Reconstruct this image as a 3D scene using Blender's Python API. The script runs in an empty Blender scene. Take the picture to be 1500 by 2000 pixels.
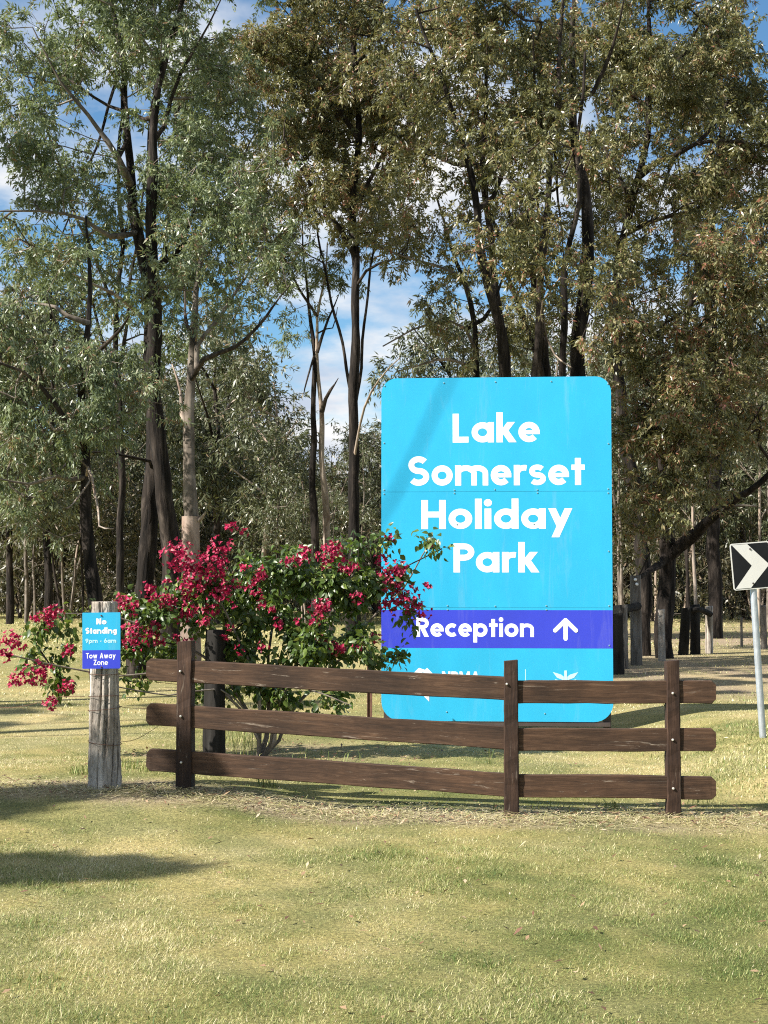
import bpy, bmesh, math, random
import numpy as np
from mathutils import Vector, Matrix

R = math.radians
random.seed(7)
rng = np.random.default_rng(11)
sc = bpy.context.scene
col = sc.collection

# ------------------------------------------------------------------ camera
FPX = 2800.0                       # focal length in pixels of the 1500x2000 photograph
PITCH = math.atan(135 / FPX)
CAMZ = 1.55
cam_d = bpy.data.cameras.new('camera')
cam = bpy.data.objects.new('camera', cam_d)
col.objects.link(cam)
cam.location = (0, 0, CAMZ)
cam.rotation_euler = (R(90) + PITCH, 0, 0)
cam_d.sensor_fit = 'VERTICAL'
cam_d.sensor_height = 36.0
cam_d.lens = FPX / 2000 * 36.0
cam_d.clip_end = 3000
sc.camera = cam

# ------------------------------------------------------------------ light
SUN_EL, SUN_AZ = 39.0, -115.0      # azimuth clockwise from the view direction
world = bpy.data.worlds.new('World')
sc.world = world
world.use_nodes = True
wt = world.node_tree
wn = wt.nodes
bg = wn['Background']
sky = wn.new('ShaderNodeTexSky')
sky.sky_type = 'NISHITA'
sky.sun_disc = False
sky.sun_elevation = R(SUN_EL)
sky.sun_rotation = R(SUN_AZ)
sky.air_density = 1.0
sky.dust_density = 0.1
sky.ozone_density = 2.5
bg.inputs['Strength'].default_value = 0.06
tint = wn.new('ShaderNodeMix'); tint.data_type = 'RGBA'; tint.blend_type = 'MULTIPLY'
tint.inputs[0].default_value = 1.0
tint.inputs[7].default_value = (0.72, 1.0, 1.1, 1)
wt.links.new(sky.outputs[0], tint.inputs[6])
wt.links.new(tint.outputs[2], bg.inputs['Color'])
# broken cumulus over the whole dome
tc = wn.new('ShaderNodeTexCoord')
sp = wn.new('ShaderNodeSeparateXYZ')
wt.links.new(tc.outputs['Generated'], sp.inputs[0])
ad = wn.new('ShaderNodeMath'); ad.operation = 'ADD'; ad.inputs[1].default_value = 0.25
mx0 = wn.new('ShaderNodeMath'); mx0.operation = 'MAXIMUM'; mx0.inputs[1].default_value = 0.0
wt.links.new(sp.outputs['Z'], mx0.inputs[0]); wt.links.new(mx0.outputs[0], ad.inputs[0])
dv = wn.new('ShaderNodeVectorMath'); dv.operation = 'DIVIDE'
cb = wn.new('ShaderNodeCombineXYZ')
for k in range(3):
    wt.links.new(ad.outputs[0], cb.inputs[k])
wt.links.new(tc.outputs['Generated'], dv.inputs[0]); wt.links.new(cb.outputs[0], dv.inputs[1])
cmap = wn.new('ShaderNodeMapping')
cmap.inputs['Location'].default_value = (4.11, 2.19, 1.2)
wt.links.new(dv.outputs[0], cmap.inputs['Vector'])
nz = wn.new('ShaderNodeTexNoise')
nz.inputs['Scale'].default_value = 2.3
nz.inputs['Detail'].default_value = 9
nz.inputs['Roughness'].default_value = 0.58
wt.links.new(cmap.outputs[0], nz.inputs['Vector'])
rp = wn.new('ShaderNodeValToRGB')
rp.color_ramp.elements[0].position = 0.43
rp.color_ramp.elements[1].position = 0.58
wt.links.new(nz.outputs['Fac'], rp.inputs[0])
nz2 = wn.new('ShaderNodeTexNoise')
nz2.inputs['Scale'].default_value = 5.0
nz2.inputs['Detail'].default_value = 5
wt.links.new(cmap.outputs[0], nz2.inputs['Vector'])
rp2 = wn.new('ShaderNodeValToRGB')
rp2.color_ramp.elements[0].position = 0.35
rp2.color_ramp.elements[0].color = (0.60, 0.68, 0.82, 1)
rp2.color_ramp.elements[1].position = 0.6
rp2.color_ramp.elements[1].color = (1.0, 1.0, 1.0, 1)
wt.links.new(nz2.outputs['Fac'], rp2.inputs[0])
bgc = wn.new('ShaderNodeBackground')
bgc.inputs['Strength'].default_value = 0.43
wt.links.new(rp2.outputs[0], bgc.inputs['Color'])
mixw = wn.new('ShaderNodeMixShader')
wt.links.new(rp.outputs[0], mixw.inputs[0])
wt.links.new(bg.outputs[0], mixw.inputs[1])
wt.links.new(bgc.outputs[0], mixw.inputs[2])
wt.links.new(mixw.outputs[0], wn['World Output'].inputs['Surface'])

sun_d = bpy.data.lights.new('sun', 'SUN')
sun_d.energy = 5.0
sun_d.angle = R(0.53)
sun_d.color = (1.0, 0.95, 0.87)
sun = bpy.data.objects.new('sun', sun_d)
col.objects.link(sun)
SUNV = Vector((math.cos(R(SUN_EL)) * math.sin(R(SUN_AZ)), math.cos(R(SUN_EL)) * math.cos(R(SUN_AZ)), math.sin(R(SUN_EL))))
sun.rotation_euler = SUNV.to_track_quat('Z', 'Y').to_euler()
sun.location = SUNV * 60

vs = sc.view_settings
vs.view_transform = 'Standard'
vs.look = 'None'
vs.exposure = 1.22
vs.gamma = 1.0
vs.use_curve_mapping = False
sc.render.engine = 'CYCLES'
sc.cycles.max_bounces = 6
sc.cycles.diffuse_bounces = 2
sc.cycles.transmission_bounces = 4
sc.cycles.glossy_bounces = 2
sc.cycles.filter_width = 1.1
sc.cycles.use_denoising = False

# ------------------------------------------------------------------ helpers
CP, SP_ = math.cos(PITCH), math.sin(PITCH)


def P(u, v, D):
    """the point at world depth D (metres in front of the camera) seen at photo pixel (u, v)"""
    a = (u - 750) / FPX
    b = (1000 - v) / FPX
    k = D / (CP - b * SP_)
    return Vector((a * k, D, CAMZ + (SP_ + b * CP) * k))


def smooth(t):
    t = np.clip(t, 0, 1)
    return t * t * (3 - 2 * t)


_ph = rng.uniform(0, 6.28, (24, 2))
_an = rng.uniform(0, 6.28, 24)


def wav(x, y, f, k0=0, n=8):
    """smooth pseudo noise, about -1..1"""
    s = 0
    for i in range(n):
        j = (k0 + i) % 24
        fi = f * (0.6 + 0.16 * i)
        s = s + np.sin((x * np.cos(_an[j]) + y * np.sin(_an[j])) * fi + _ph[j, 0])
    return s / (n * 0.55)


def zg(x, y):
    """height of the ground"""
    x = np.asarray(x, float); y = np.asarray(y, float)
    z = 0.10 * smooth((-x - 0.2) / 1.2) * smooth((y - 8.2) / 1.6) * (1 - smooth((y - 10.8) / 2.2))
    z = z + 0.17 * smooth((x - 2.25) / 1.3) * smooth((y - 9.0) / 2.2) * (1 - smooth((y - 14.5) / 6))
    z = z + 0.012 * wav(x, y, 2.1, 3)
    far = smooth((y - 60) / 60)
    z = z + far * 0.8 * (0.5 + 0.5 * wav(x, y, 0.02, 9))
    return z


def gz(x, y):
    return float(zg(x, y))


def link(o, parent=None):
    col.objects.link(o)
    if parent is not None:
        o.parent = parent
    return o


def tag(o, label=None, cat=None, group=None, kind=None):
    if label: o['label'] = label
    if cat: o['category'] = cat
    if group: o['group'] = group
    if kind: o['kind'] = kind
    return o


def empty(name, loc, rz=0.0):
    o = bpy.data.objects.new(name, None)
    o.empty_display_size = 0.2
    o.location = loc
    o.rotation_euler = (0, 0, rz)
    col.objects.link(o)
    return o


def fast_mesh(name, V, faces_by_size, mat, parent=None, attrs=None, smooth_sh=False):
    """V (n,3); faces_by_size list of int arrays (m,k); attrs {name: per-vertex floats}"""
    me = bpy.data.meshes.new(name)
    V = np.asarray(V, np.float32)
    me.vertices.add(len(V))
    me.vertices.foreach_set('co', V.ravel())
    fl = [np.asarray(f, np.int32) for f in faces_by_size if len(f)]
    loops = np.concatenate([f.ravel() for f in fl]) if fl else np.zeros(0, np.int32)
    sizes = np.concatenate([np.full(len(f), f.shape[1], np.int32) for f in fl]) if fl else np.zeros(0, np.int32)
    me.loops.add(len(loops))
    me.loops.foreach_set('vertex_index', loops)
    me.polygons.add(len(sizes))
    me.polygons.foreach_set('loop_start', np.concatenate([[0], np.cumsum(sizes)[:-1]]).astype(np.int32))
    if smooth_sh:
        me.polygons.foreach_set('use_smooth', np.ones(len(sizes), bool))
    for k, a in (attrs or {}).items():
        at = me.attributes.new(k, 'FLOAT', 'POINT')
        at.data.foreach_set('value', np.asarray(a, np.float32))
    me.update(calc_edges=True)
    me.materials.append(mat)
    return link(bpy.data.objects.new(name, me), parent)


class MB:
    """collects closed shapes for one mesh"""
    def __init__(s): s.v = []; s.f = []

    def box(s, x0, x1, y0, y1, z0, z1):
        b = len(s.v)
        s.v += [(x0, y0, z0), (x1, y0, z0), (x1, y1, z0), (x0, y1, z0), (x0, y0, z1), (x1, y0, z1), (x1, y1, z1), (x0, y1, z1)]
        s.f += [[b + i for i in q] for q in ((0, 3, 2, 1), (4, 5, 6, 7), (0, 1, 5, 4), (1, 2, 6, 5), (2, 3, 7, 6), (3, 0, 4, 7))]

    def prism(s, pts, y0, y1):
        """pts: outline in xz, counter-clockwise seen from -y; extruded y0 (front) .. y1 (back)"""
        b, n = len(s.v), len(pts)
        s.v += [(p[0], y0, p[1]) for p in pts] + [(p[0], y1, p[1]) for p in pts]
        s.f.append([b + i for i in range(n)])
        s.f.append([b + n + i for i in reversed(range(n))])
        for i in range(n):
            j = (i + 1) % n
            s.f.append([b + j, b + i, b + n + i, b + n + j])

    def tube(s, pts, rad, n=8, cap=True):
        pts = [Vector(p) for p in pts]
        rs = rad if hasattr(rad, '__len__') else [rad] * len(pts)
        b = len(s.v)
        ref = None
        for i, p in enumerate(pts):
            d = (pts[min(i + 1, len(pts) - 1)] - pts[max(i - 1, 0)]).normalized()
            if ref is None:
                ref = d.orthogonal().normalized()
            ref = (ref - d * ref.dot(d)).normalized()
            w = d.cross(ref)
            for k in range(n):
                a = 2 * math.pi * k / n
                s.v.append(tuple(p + (ref * math.cos(a) + w * math.sin(a)) * rs[i]))
        for i in range(len(pts) - 1):
            for k in range(n):
                k2 = (k + 1) % n
                s.f.append([b + i * n + k, b + i * n + k2, b + (i + 1) * n + k2, b + (i + 1) * n + k])
        if cap:
            s.f.append([b + k for k in reversed(range(n))])
            s.f.append([b + (len(pts) - 1) * n + k for k in range(n)])

    def build(s, name, mat, parent=None, bevel=0.0, smooth_sh=False, seg=2):
        me = bpy.data.meshes.new(name)
        me.from_pydata(s.v, [], s.f)
        if bevel:
            bm = bmesh.new(); bm.from_mesh(me)
            bmesh.ops.bevel(bm, geom=list(bm.edges), offset=bevel, segments=seg, profile=0.6, affect='EDGES', clamp_overlap=True)
            bm.to_mesh(me); bm.free()
        if smooth_sh:
            for p in me.polygons: p.use_smooth = True
        me.update()
        me.materials.append(mat)
        return link(bpy.data.objects.new(name, me), parent)


# ------------------------------------------------------------------ materials
def mat_new(name):
    m = bpy.data.materials.new(name)
    m.use_nodes = True
    nt = m.node_tree
    return m, nt, nt.nodes['Principled BSDF']


def ramp(nt, stops, fac):
    r = nt.nodes.new('ShaderNodeValToRGB')
    e = r.color_ramp.elements
    while len(e) < len(stops): e.new(0.5)
    for i, (p, c) in enumerate(stops):
        e[i].position = p
        e[i].color = (*c, 1)
    nt.links.new(fac, r.inputs[0])
    return r.outputs[0]


def noise(nt, scale, detail=6, rough=0.6, stretch=(1, 1, 1), dist=0.0, co='Object'):
    t = nt.nodes.new('ShaderNodeTexCoord')
    mp = nt.nodes.new('ShaderNodeMapping')
    mp.inputs['Scale'].default_value = stretch
    n = nt.nodes.new('ShaderNodeTexNoise')
    n.inputs['Scale'].default_value = scale
    n.inputs['Detail'].default_value = detail
    n.inputs['Roughness'].default_value = rough
    n.inputs['Distortion'].default_value = dist
    oi = nt.nodes.new('ShaderNodeObjectInfo')
    mu = nt.nodes.new('ShaderNodeMath'); mu.operation = 'MULTIPLY'; mu.inputs[1].default_value = 53.0
    nt.links.new(oi.outputs['Random'], mu.inputs[0])
    nt.links.new(mu.outputs[0], mp.inputs['Location'])
    nt.links.new(t.outputs[co], mp.inputs['Vector'])
    nt.links.new(mp.outputs[0], n.inputs['Vector'])
    return n.outputs['Fac']


def mixc(nt, a, b, fac, mode='MIX'):
    m = nt.nodes.new('ShaderNodeMix')
    m.data_type = 'RGBA'
    m.blend_type = mode
    for s, val in ((m.inputs[0], fac), (m.inputs[6], a), (m.inputs[7], b)):
        if isinstance(val, bpy.types.NodeSocket): nt.links.new(val, s)
        elif isinstance(val, tuple): s.default_value = (*val, 1)
        else: s.default_value = val
    return m.outputs[2]


def bump(nt, bsdf, h, strength=0.5, dist=0.02):
    b = nt.nodes.new('ShaderNodeBump')
    b.inputs['Strength'].default_value = strength
    b.inputs['Distance'].default_value = dist
    nt.links.new(h, b.inputs['Height'])
    nt.links.new(b.outputs[0], bsdf.inputs['Normal'])


def attr(nt, name):
    a = nt.nodes.new('ShaderNodeAttribute')
    a.attribute_name = name
    return a.outputs['Fac']


def plain(name, c, rough=0.5, metal=0.0, var=0.12, scale=6, spec=0.5):
    m, nt, b = mat_new(name)
    n = noise(nt, scale, 6)
    lo = tuple(x * (1 - var) for x in c); hi = tuple(min(1, x * (1 + var)) for x in c)
    nt.links.new(ramp(nt, [(0.3, lo), (0.7, hi)], n), b.inputs['Base Color'])
    b.inputs['Roughness'].default_value = rough
    b.inputs['Metallic'].default_value = metal
    b.inputs['Specular IOR Level'].default_value = spec
    return m


def leaf_mat(name, stops, rough=0.42, transl=0.30, tcol=(0.30, 0.36, 0.08), spec=0.5):
    m, nt, b = mat_new(name)
    c = ramp(nt, stops, attr(nt, 'tint'))
    nt.links.new(c, b.inputs['Base Color'])
    b.inputs['Roughness'].default_value = rough
    b.inputs['Specular IOR Level'].default_value = spec
    t = nt.nodes.new('ShaderNodeBsdfTranslucent')
    nt.links.new(mixc(nt, c, tcol, 0.5), t.inputs['Color'])
    ms = nt.nodes.new('ShaderNodeMixShader')
    ms.inputs[0].default_value = transl
    nt.links.new(b.outputs[0], ms.inputs[1]); nt.links.new(t.outputs[0], ms.inputs[2])
    nt.links.new(ms.outputs[0], nt.nodes['Material Output'].inputs['Surface'])
    return m


def bark_mat(name, stops, stretch=(1, 1, 0.16), scale=9, bs=0.9, bd=0.05):
    m, nt, b = mat_new(name)
    n = noise(nt, scale, 8, 0.65, stretch, 0.6)
    n2 = noise(nt, 1.6, 6, 0.65, (1, 1, 0.35))
    c = ramp(nt, stops, n)
    nt.links.new(mixc(nt, c, ramp(nt, [(0.35, (0.55, 0.55, 0.55)), (0.65, (1.15, 1.1, 1.05))], n2), 1.0, 'MULTIPLY'), b.inputs['Base Color'])
    b.inputs['Roughness'].default_value = 0.92
    b.inputs['Specular IOR Level'].default_value = 0.2
    bump(nt, b, n, bs, bd)
    return m


M = {}
M['bark_dark'] = bark_mat('dark_ironbark', [(0.36, (0.005, 0.004, 0.0035)), (0.52, (0.024, 0.019, 0.016)), (0.66, (0.07, 0.058, 0.049)), (0.8, (0.15, 0.128, 0.11))])
M['bark_mid'] = bark_mat('grey_brown_bark', [(0.34, (0.010, 0.008, 0.007)), (0.52, (0.050, 0.040, 0.033)), (0.75, (0.14, 0.115, 0.097))])
M['bark_pale'] = bark_mat('pale_gum_bark', [(0.3, (0.16, 0.11, 0.085)), (0.5, (0.34, 0.28, 0.23)), (0.72, (0.52, 0.46, 0.40))], (1, 1, 0.3), 4, 0.3, 0.02)
M['bark_pink'] = bark_mat('pinkish_gum_bark', [(0.3, (0.12, 0.085, 0.065)), (0.5, (0.25, 0.185, 0.15)), (0.72, (0.38, 0.31, 0.265))], (1, 1, 0.3), 4, 0.3, 0.02)
M['twig'] = bark_mat('grey_twig_bark', [(0.3, (0.06, 0.05, 0.04)), (0.5, (0.17, 0.145, 0.12)), (0.72, (0.34, 0.30, 0.26))], (1, 1, 0.5), 5, 0.3, 0.01)
M['twig_dark'] = bark_mat('brown_twig_bark', [(0.3, (0.010, 0.008, 0.006)), (0.5, (0.036, 0.028, 0.022)), (0.72, (0.11, 0.09, 0.075))], (1, 1, 0.5), 5, 0.3, 0.01)
M['leaf_sage'] = leaf_mat('sage_gum_leaf', [(0.0, (0.045, 0.070, 0.032)), (0.45, (0.132, 0.172, 0.086)), (0.8, (0.235, 0.27, 0.155)), (0.93, (0.30, 0.30, 0.18)), (1.0, (0.20, 0.11, 0.06))], rough=0.40, spec=0.6)
M['leaf_olive'] = leaf_mat('olive_gum_leaf', [(0.0, (0.038, 0.045, 0.014)), (0.4, (0.115, 0.126, 0.050)), (0.7, (0.235, 0.222, 0.098)), (0.86, (0.33, 0.27, 0.145)), (0.93, (0.27, 0.14, 0.085)), (1.0, (0.26, 0.10, 0.065))], rough=0.40, tcol=(0.34, 0.30, 0.07), spec=0.6)
M['leaf_far'] = leaf_mat('far_gum_leaf', [(0.0, (0.05, 0.06, 0.03)), (0.5, (0.10, 0.115, 0.06)), (0.85, (0.15, 0.145, 0.085)), (1.0, (0.19, 0.135, 0.085))], transl=0.15)
M['leaf_scrub'] = leaf_mat('dry_scrub_leaf', [(0.0, (0.045, 0.045, 0.025)), (0.5, (0.085, 0.08, 0.045)), (0.85, (0.14, 0.115, 0.07)), (1.0, (0.18, 0.13, 0.09))], transl=0.12)
M['leaf_bush'] = leaf_mat('bougainvillea_leaf', [(0.0, (0.022, 0.042, 0.010)), (0.5, (0.055, 0.095, 0.018)), (0.8, (0.12, 0.17, 0.032)), (1.0, (0.24, 0.25, 0.07))], rough=0.4, transl=0.25, tcol=(0.30, 0.42, 0.04))
M['bract'] = leaf_mat('magenta_bract', [(0.0, (0.10, 0.003, 0.016)), (0.5, (0.32, 0.005, 0.046)), (0.9, (0.56, 0.016, 0.105)), (1.0, (0.42, 0.14, 0.12))], rough=0.55, transl=0.3, tcol=(0.55, 0.012, 0.085))
M['grass'] = leaf_mat('lawn_grass_blade', [(0.0, (0.070, 0.118, 0.028)), (0.28, (0.190, 0.240, 0.066)), (0.55, (0.40, 0.385, 0.150)), (0.8, (0.60, 0.53, 0.28)), (1.0, (0.76, 0.67, 0.45))], rough=0.6, transl=0.25, tcol=(0.36, 0.38, 0.08), spec=0.3)
M['litter'] = leaf_mat('fallen_leaf', [(0.0, (0.05, 0.025, 0.015)), (0.4, (0.17, 0.08, 0.045)), (0.75, (0.34, 0.23, 0.13)), (1.0, (0.55, 0.44, 0.30))], rough=0.6, transl=0.1, tcol=(0.3, 0.2, 0.1))


def ground_mat():
    m, nt, b = mat_new('dry_lawn_soil')
    dry = attr(nt, 'dry'); bare = attr(nt, 'bare')
    g = ramp(nt, [(0.15, (0.13, 0.145, 0.050)), (0.5, (0.27, 0.245, 0.11)), (0.85, (0.40, 0.34, 0.185))], dry)
    n1 = noise(nt, 55, 8, 0.75, (1, 1, 1))
    g = mixc(nt, g, ramp(nt, [(0.36, (0.42, 0.42, 0.40)), (0.5, (0.95, 0.95, 0.92)), (0.68, (1.5, 1.45, 1.3))], n1), 1.0, 'MULTIPLY')
    n3 = noise(nt, 1.3, 5, 0.6)
    g = mixc(nt, g, ramp(nt, [(0.4, (0.8, 0.84, 0.8)), (0.62, (1.15, 1.08, 1.0))], n3), 1.0, 'MULTIPLY')
    n2 = noise(nt, 38, 8, 0.7)
    e = ramp(nt, [(0.3, (0.075, 0.055, 0.040)), (0.5, (0.26, 0.195, 0.142)), (0.7, (0.48, 0.385, 0.29))], n2)
    nt.links.new(mixc(nt, g, e, bare), b.inputs['Base Color'])
    b.inputs['Roughness'].default_value = 0.95
    b.inputs['Specular IOR Level'].default_value = 0.1
    bump(nt, b, n1, 0.8, 0.02)
    return m


M['ground'] = ground_mat()


def timber_mat(name, lo, mid, hi, axis='x', scratch=(0.5, 0.42, 0.33), sc_amt=0.5):
    m, nt, b = mat_new(name)
    st = {'x': (0.7, 9, 9), 'z': (9, 9, 0.7)}[axis]
    n = noise(nt, 5.0, 10, 0.75, st, 0.8)
    n2 = noise(nt, 1.7, 5, 0.6, (1, 1, 1))
    c = ramp(nt, [(0.3, lo), (0.52, mid), (0.72, hi)], n)
    c = mixc(nt, c, ramp(nt, [(0.35, (0.62, 0.58, 0.56)), (0.65, (1.35, 1.22, 1.1))], n2), 1.0, 'MULTIPLY')
    n3 = noise(nt, 4.0, 10, 0.75, {'x': (0.55, 5, 5), 'z': (5, 5, 0.55)}[axis], 1.6)
    s = nt.nodes.new('ShaderNodeMath'); s.operation = 'MULTIPLY'; s.inputs[1].default_value = sc_amt
    nt.links.new(ramp(nt, [(0.60, (0, 0, 0)), (0.68, (1, 1, 1))], n3), s.inputs[0])
    nt.links.new(mixc(nt, c, scratch, s.outputs[0]), b.inputs['Base Color'])
    b.inputs['Roughness'].default_value = 0.78
    b.inputs['Specular IOR Level'].default_value = 0.3
    bump(nt, b, n, 0.55, 0.006)
    return m


M['rail'] = timber_mat('dark_stained_rail', (0.017, 0.010, 0.0062), (0.054, 0.031, 0.018), (0.105, 0.066, 0.041), sc_amt=0.5)
M['fpost'] = timber_mat('dark_stained_post', (0.011, 0.006, 0.0045), (0.034, 0.019, 0.012), (0.075, 0.046, 0.031), 'z', sc_amt=0.25)


def grey_post_mat(name, k=1.0):
    m, nt, b = mat_new(name)
    n = noise(nt, 10, 9, 0.7, (1, 1, 0.09), 0.7)
    n2 = noise(nt, 2.2, 5, 0.6)
    c = ramp(nt, [(0.33, (0.035 * k, 0.028 * k, 0.022 * k)), (0.45, (0.25 * k, 0.22 * k, 0.19 * k)), (0.6, (0.42 * k, 0.385 * k, 0.345 * k)), (0.8, (0.56 * k, 0.52 * k, 0.47 * k))], n)
    c = mixc(nt, c, ramp(nt, [(0.35, (0.72, 0.68, 0.62)), (0.6, (1.05, 1.05, 1.05))], n2), 1.0, 'MULTIPLY')
    nt.links.new(c, b.inputs['Base Color'])
    b.inputs['Roughness'].default_value = 0.9
    b.inputs['Specular IOR Level'].default_value = 0.2
    bump(nt, b, n, 0.9, 0.015)
    return m


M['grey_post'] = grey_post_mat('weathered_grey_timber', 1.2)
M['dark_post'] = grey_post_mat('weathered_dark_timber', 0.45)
M['char_shade_post'] = grey_post_mat('charred_or_shaded_timber', 0.06)  # the charred post's own black; stands in for tree shade on two yard posts


def board_mat(name, c, rough=0.38):
    m, nt, b = mat_new(name)
    n = noise(nt, 2.5, 6, 0.6, (1, 1, 0.5))
    base = ramp(nt, [(0.35, tuple(x * 0.90 for x in c)), (0.65, c)], n)
    n2 = noise(nt, 7, 8, 0.7, (1, 1, 0.12), 0.4)
    n3 = noise(nt, 60, 4, 0.6)
    base = mixc(nt, base, (0.45, 0.43, 0.38), ramp(nt, [(0.56, (0, 0, 0)), (0.80, (0.16, 0.16, 0.16))], n2))
    base = mixc(nt, base, (0.25, 0.22, 0.18), ramp(nt, [(0.66, (0, 0, 0)), (0.74, (0.25, 0.25, 0.25))], n3))
    nt.links.new(base, b.inputs['Base Color'])
    rr = nt.nodes.new('ShaderNodeMapRange')
    rr.inputs[3].default_value = rough - 0.08; rr.inputs[4].default_value = rough + 0.18
    nt.links.new(n2, rr.inputs[0]); nt.links.new(rr.outputs[0], b.inputs['Roughness'])
    b.inputs['Specular IOR Level'].default_value = 0.35
    return m


M['cyan'] = board_mat('cyan_print', (0.026, 0.39, 0.64))
M['violet'] = board_mat('violet_print', (0.038, 0.055, 0.52))
M['white'] = board_mat('white_print', (0.86, 0.86, 0.86))
M['pale'] = board_mat('pale_cyan_print', (0.45, 0.74, 0.86))
M['black'] = plain('black_sheeting', (0.008, 0.0085, 0.010), 0.6, 0.0, 0.3, 8, 0.2)
M['offwhite'] = board_mat('grey_white_sheeting', (0.62, 0.61, 0.57), 0.5)
M['steel_frame'] = plain('dark_steel_frame', (0.055, 0.04, 0.035), 0.6, 0.0, 0.3)
M['galv'] = plain('galvanised_steel', (0.42, 0.45, 0.48), 0.45, 0.55, 0.14, 14)
M['rivet'] = plain('dull_rivet', (0.20, 0.36, 0.42), 0.4, 0.2)
M['bolt'] = plain('zinc_bolt', (0.55, 0.52, 0.46), 0.4, 0.3)
M['rust'] = plain('rusty_steel', (0.10, 0.045, 0.026), 0.85, 0.2, 0.4, 20)

# ------------------------------------------------------------------ ground
def spaced(core0, core1, step, far0, far1, n):
    c = np.arange(core0, core1 + 1e-6, step)
    a = core0 - (core0 - far0) * (np.linspace(1, 0, n, endpoint=False)) ** 3
    b = core1 + (far1 - core1) * (np.linspace(0, 1, n + 1)[1:]) ** 3
    return np.concatenate([a, c, b])


POST1 = P(362, 1541, 10.0); POST2 = P(999, 1585, 9.55); POST3 = P(1315, 1592, 9.5)


def fence_y(x):
    return np.interp(x, [-3.0, POST1.x, POST2.x, POST3.x, 4.0], [10.3, 10.0, 9.55, 9.5, 9.5])


def bare_mask(x, y):
    d = y - fence_y(x)
    w = 0.50 + 0.16 * wav(x, y, 3.1, 5)
    m = 1 - smooth((np.abs(d + 0.12) - w * 0.45) / (w * 0.75))
    m = m * smooth((x + 3.0) / 0.7) * (1 - smooth((x - 2.3) / 0.5)) * (0.85 - 0.35 * smooth((x - 0.2) / 1.2))
    m3 = smooth((y - 15.5) / 5) * smooth((x - 1.0) / 2.5) * (0.75 + 0.5 * wav(x, y, 0.8, 6)) * (1 - 0.6 * smooth((y - 40) / 15))
    m = np.maximum(m, np.clip(m3, 0, .85))
    m2 = (1 - smooth((np.hypot(x + 0.9, y - 13) - 0.5) / 0.9)) * 0.5
    return np.clip(np.maximum(m, m2) * (0.75 + 0.4 * wav(x, y, 7.0, 11)), 0, 1)


def dry_mask(x, y):
    d = 0.45 + 0.20 * wav(x, y, 0.9, 0) + 0.15 * wav(x, y, 3.7, 7) + 0.13 * wav(x, y, 14.0, 13)
    d = d + 0.14 * smooth((y - 11) / 8) - 0.12 * (1 - smooth((y - 5) / 3.5)) + 0.10 * (1 - smooth(np.abs(y - 8.6) / 1.4))
    return np.clip(d, 0, 1)


gx = spaced(-6, 6, 0.11, -500, 500, 26)
gy = np.concatenate([spaced(2.0, 17, 0.11, -30, 17.001, 12)[:-12], 17 + (900 - 17) * np.linspace(0, 1, 40)[1:] ** 3])
GX, GY = np.meshgrid(gx, gy)
GV = np.stack([GX, GY, zg(GX, GY)], -1).reshape(-1, 3)
nx, ny = len(gx), len(gy)
ii = (np.arange(ny - 1)[:, None] * nx + np.arange(nx - 1)[None]).ravel()
ground = fast_mesh('ground', GV, [np.stack([ii, ii + 1, ii + 1 + nx, ii + nx], 1)], M['ground'],
                   attrs={'dry': dry_mask(GV[:, 0], GV[:, 1]), 'bare': bare_mask(GV[:, 0], GV[:, 1])}, smooth_sh=True)
tag(ground, kind='structure')


def unit(a):
    return a / np.maximum(np.linalg.norm(a, axis=-1, keepdims=True), 1e-9)


def blades(name, n, y0, y1, hmin, hmax, wid, seed, x_of=None, tint_off=0.0, lean=(0.5, 1.25), keep=None, halfw=0.275, pad=0.9, tri=False):
    g = np.random.default_rng(seed)
    y = y0 + (y1 - y0) * g.random(n)
    hw = halfw * y + pad
    x = (g.random(n) * 2 - 1) * hw
    # density even over the ground: thin out near rows
    k = g.random(n) < hw / (halfw * y1 + pad)
    x, y = x[k], y[k]
    b = bare_mask(x, y)
    k = g.random(len(x)) > b * 0.93
    if keep is not None: k &= keep(x, y, g)
    x, y = x[k], y[k]
    n = len(x)
    z = zg(x, y)
    t = np.clip(dry_mask(x, y) + g.normal(0, 0.28, n) + tint_off, 0, 1)
    tall = 0.8 + 0.35 * wav(x, y, 2.7, 15) + 0.40 * wav(x, y, 13.0, 2)
    h = (hmin + (hmax - hmin) * g.random(n) ** 1.6) * np.clip(tall, 0.45, 1.7)
    th = g.random(n) * 6.283
    ln = lean[0] + (lean[1] - lean[0]) * g.random(n)
    d = np.stack([np.cos(th), np.sin(th), np.zeros(n)], 1)
    s = np.stack([-np.sin(th), np.cos(th), np.zeros(n)], 1) * (wid * (0.6 + 0.8 * g.random(n)))[:, None]
    base = np.stack([x, y, z - 0.004], 1)
    mid = base + d * (h * 0.42 * np.sin(ln * 0.55))[:, None] + np.array([0, 0, 1.0]) * (h * 0.55 * np.cos(ln * 0.55))[:, None]
    tip = mid + d * (h * 0.62 * np.sin(ln * 1.12))[:, None] + np.array([0, 0, 1.0]) * (h * 0.5 * np.cos(ln * 1.12))[:, None]
    if tri:
        i = np.arange(n)[:, None] * 3
        return np.stack([base - s * 0.5, base + s * 0.5, tip], 1).reshape(-1, 3), np.zeros((0, 4), int), i + np.array([[0, 1, 2]]), np.repeat(t, 3)
    V = np.stack([base - s * 0.5, base + s * 0.5, mid + s * 0.42, mid - s * 0.42, tip], 1).reshape(-1, 3)
    i = np.arange(n)[:, None] * 5
    return V, i + np.array([[0, 1, 2, 3]]), i + np.array([[3, 2, 4]]), np.repeat(t, 5)


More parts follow.
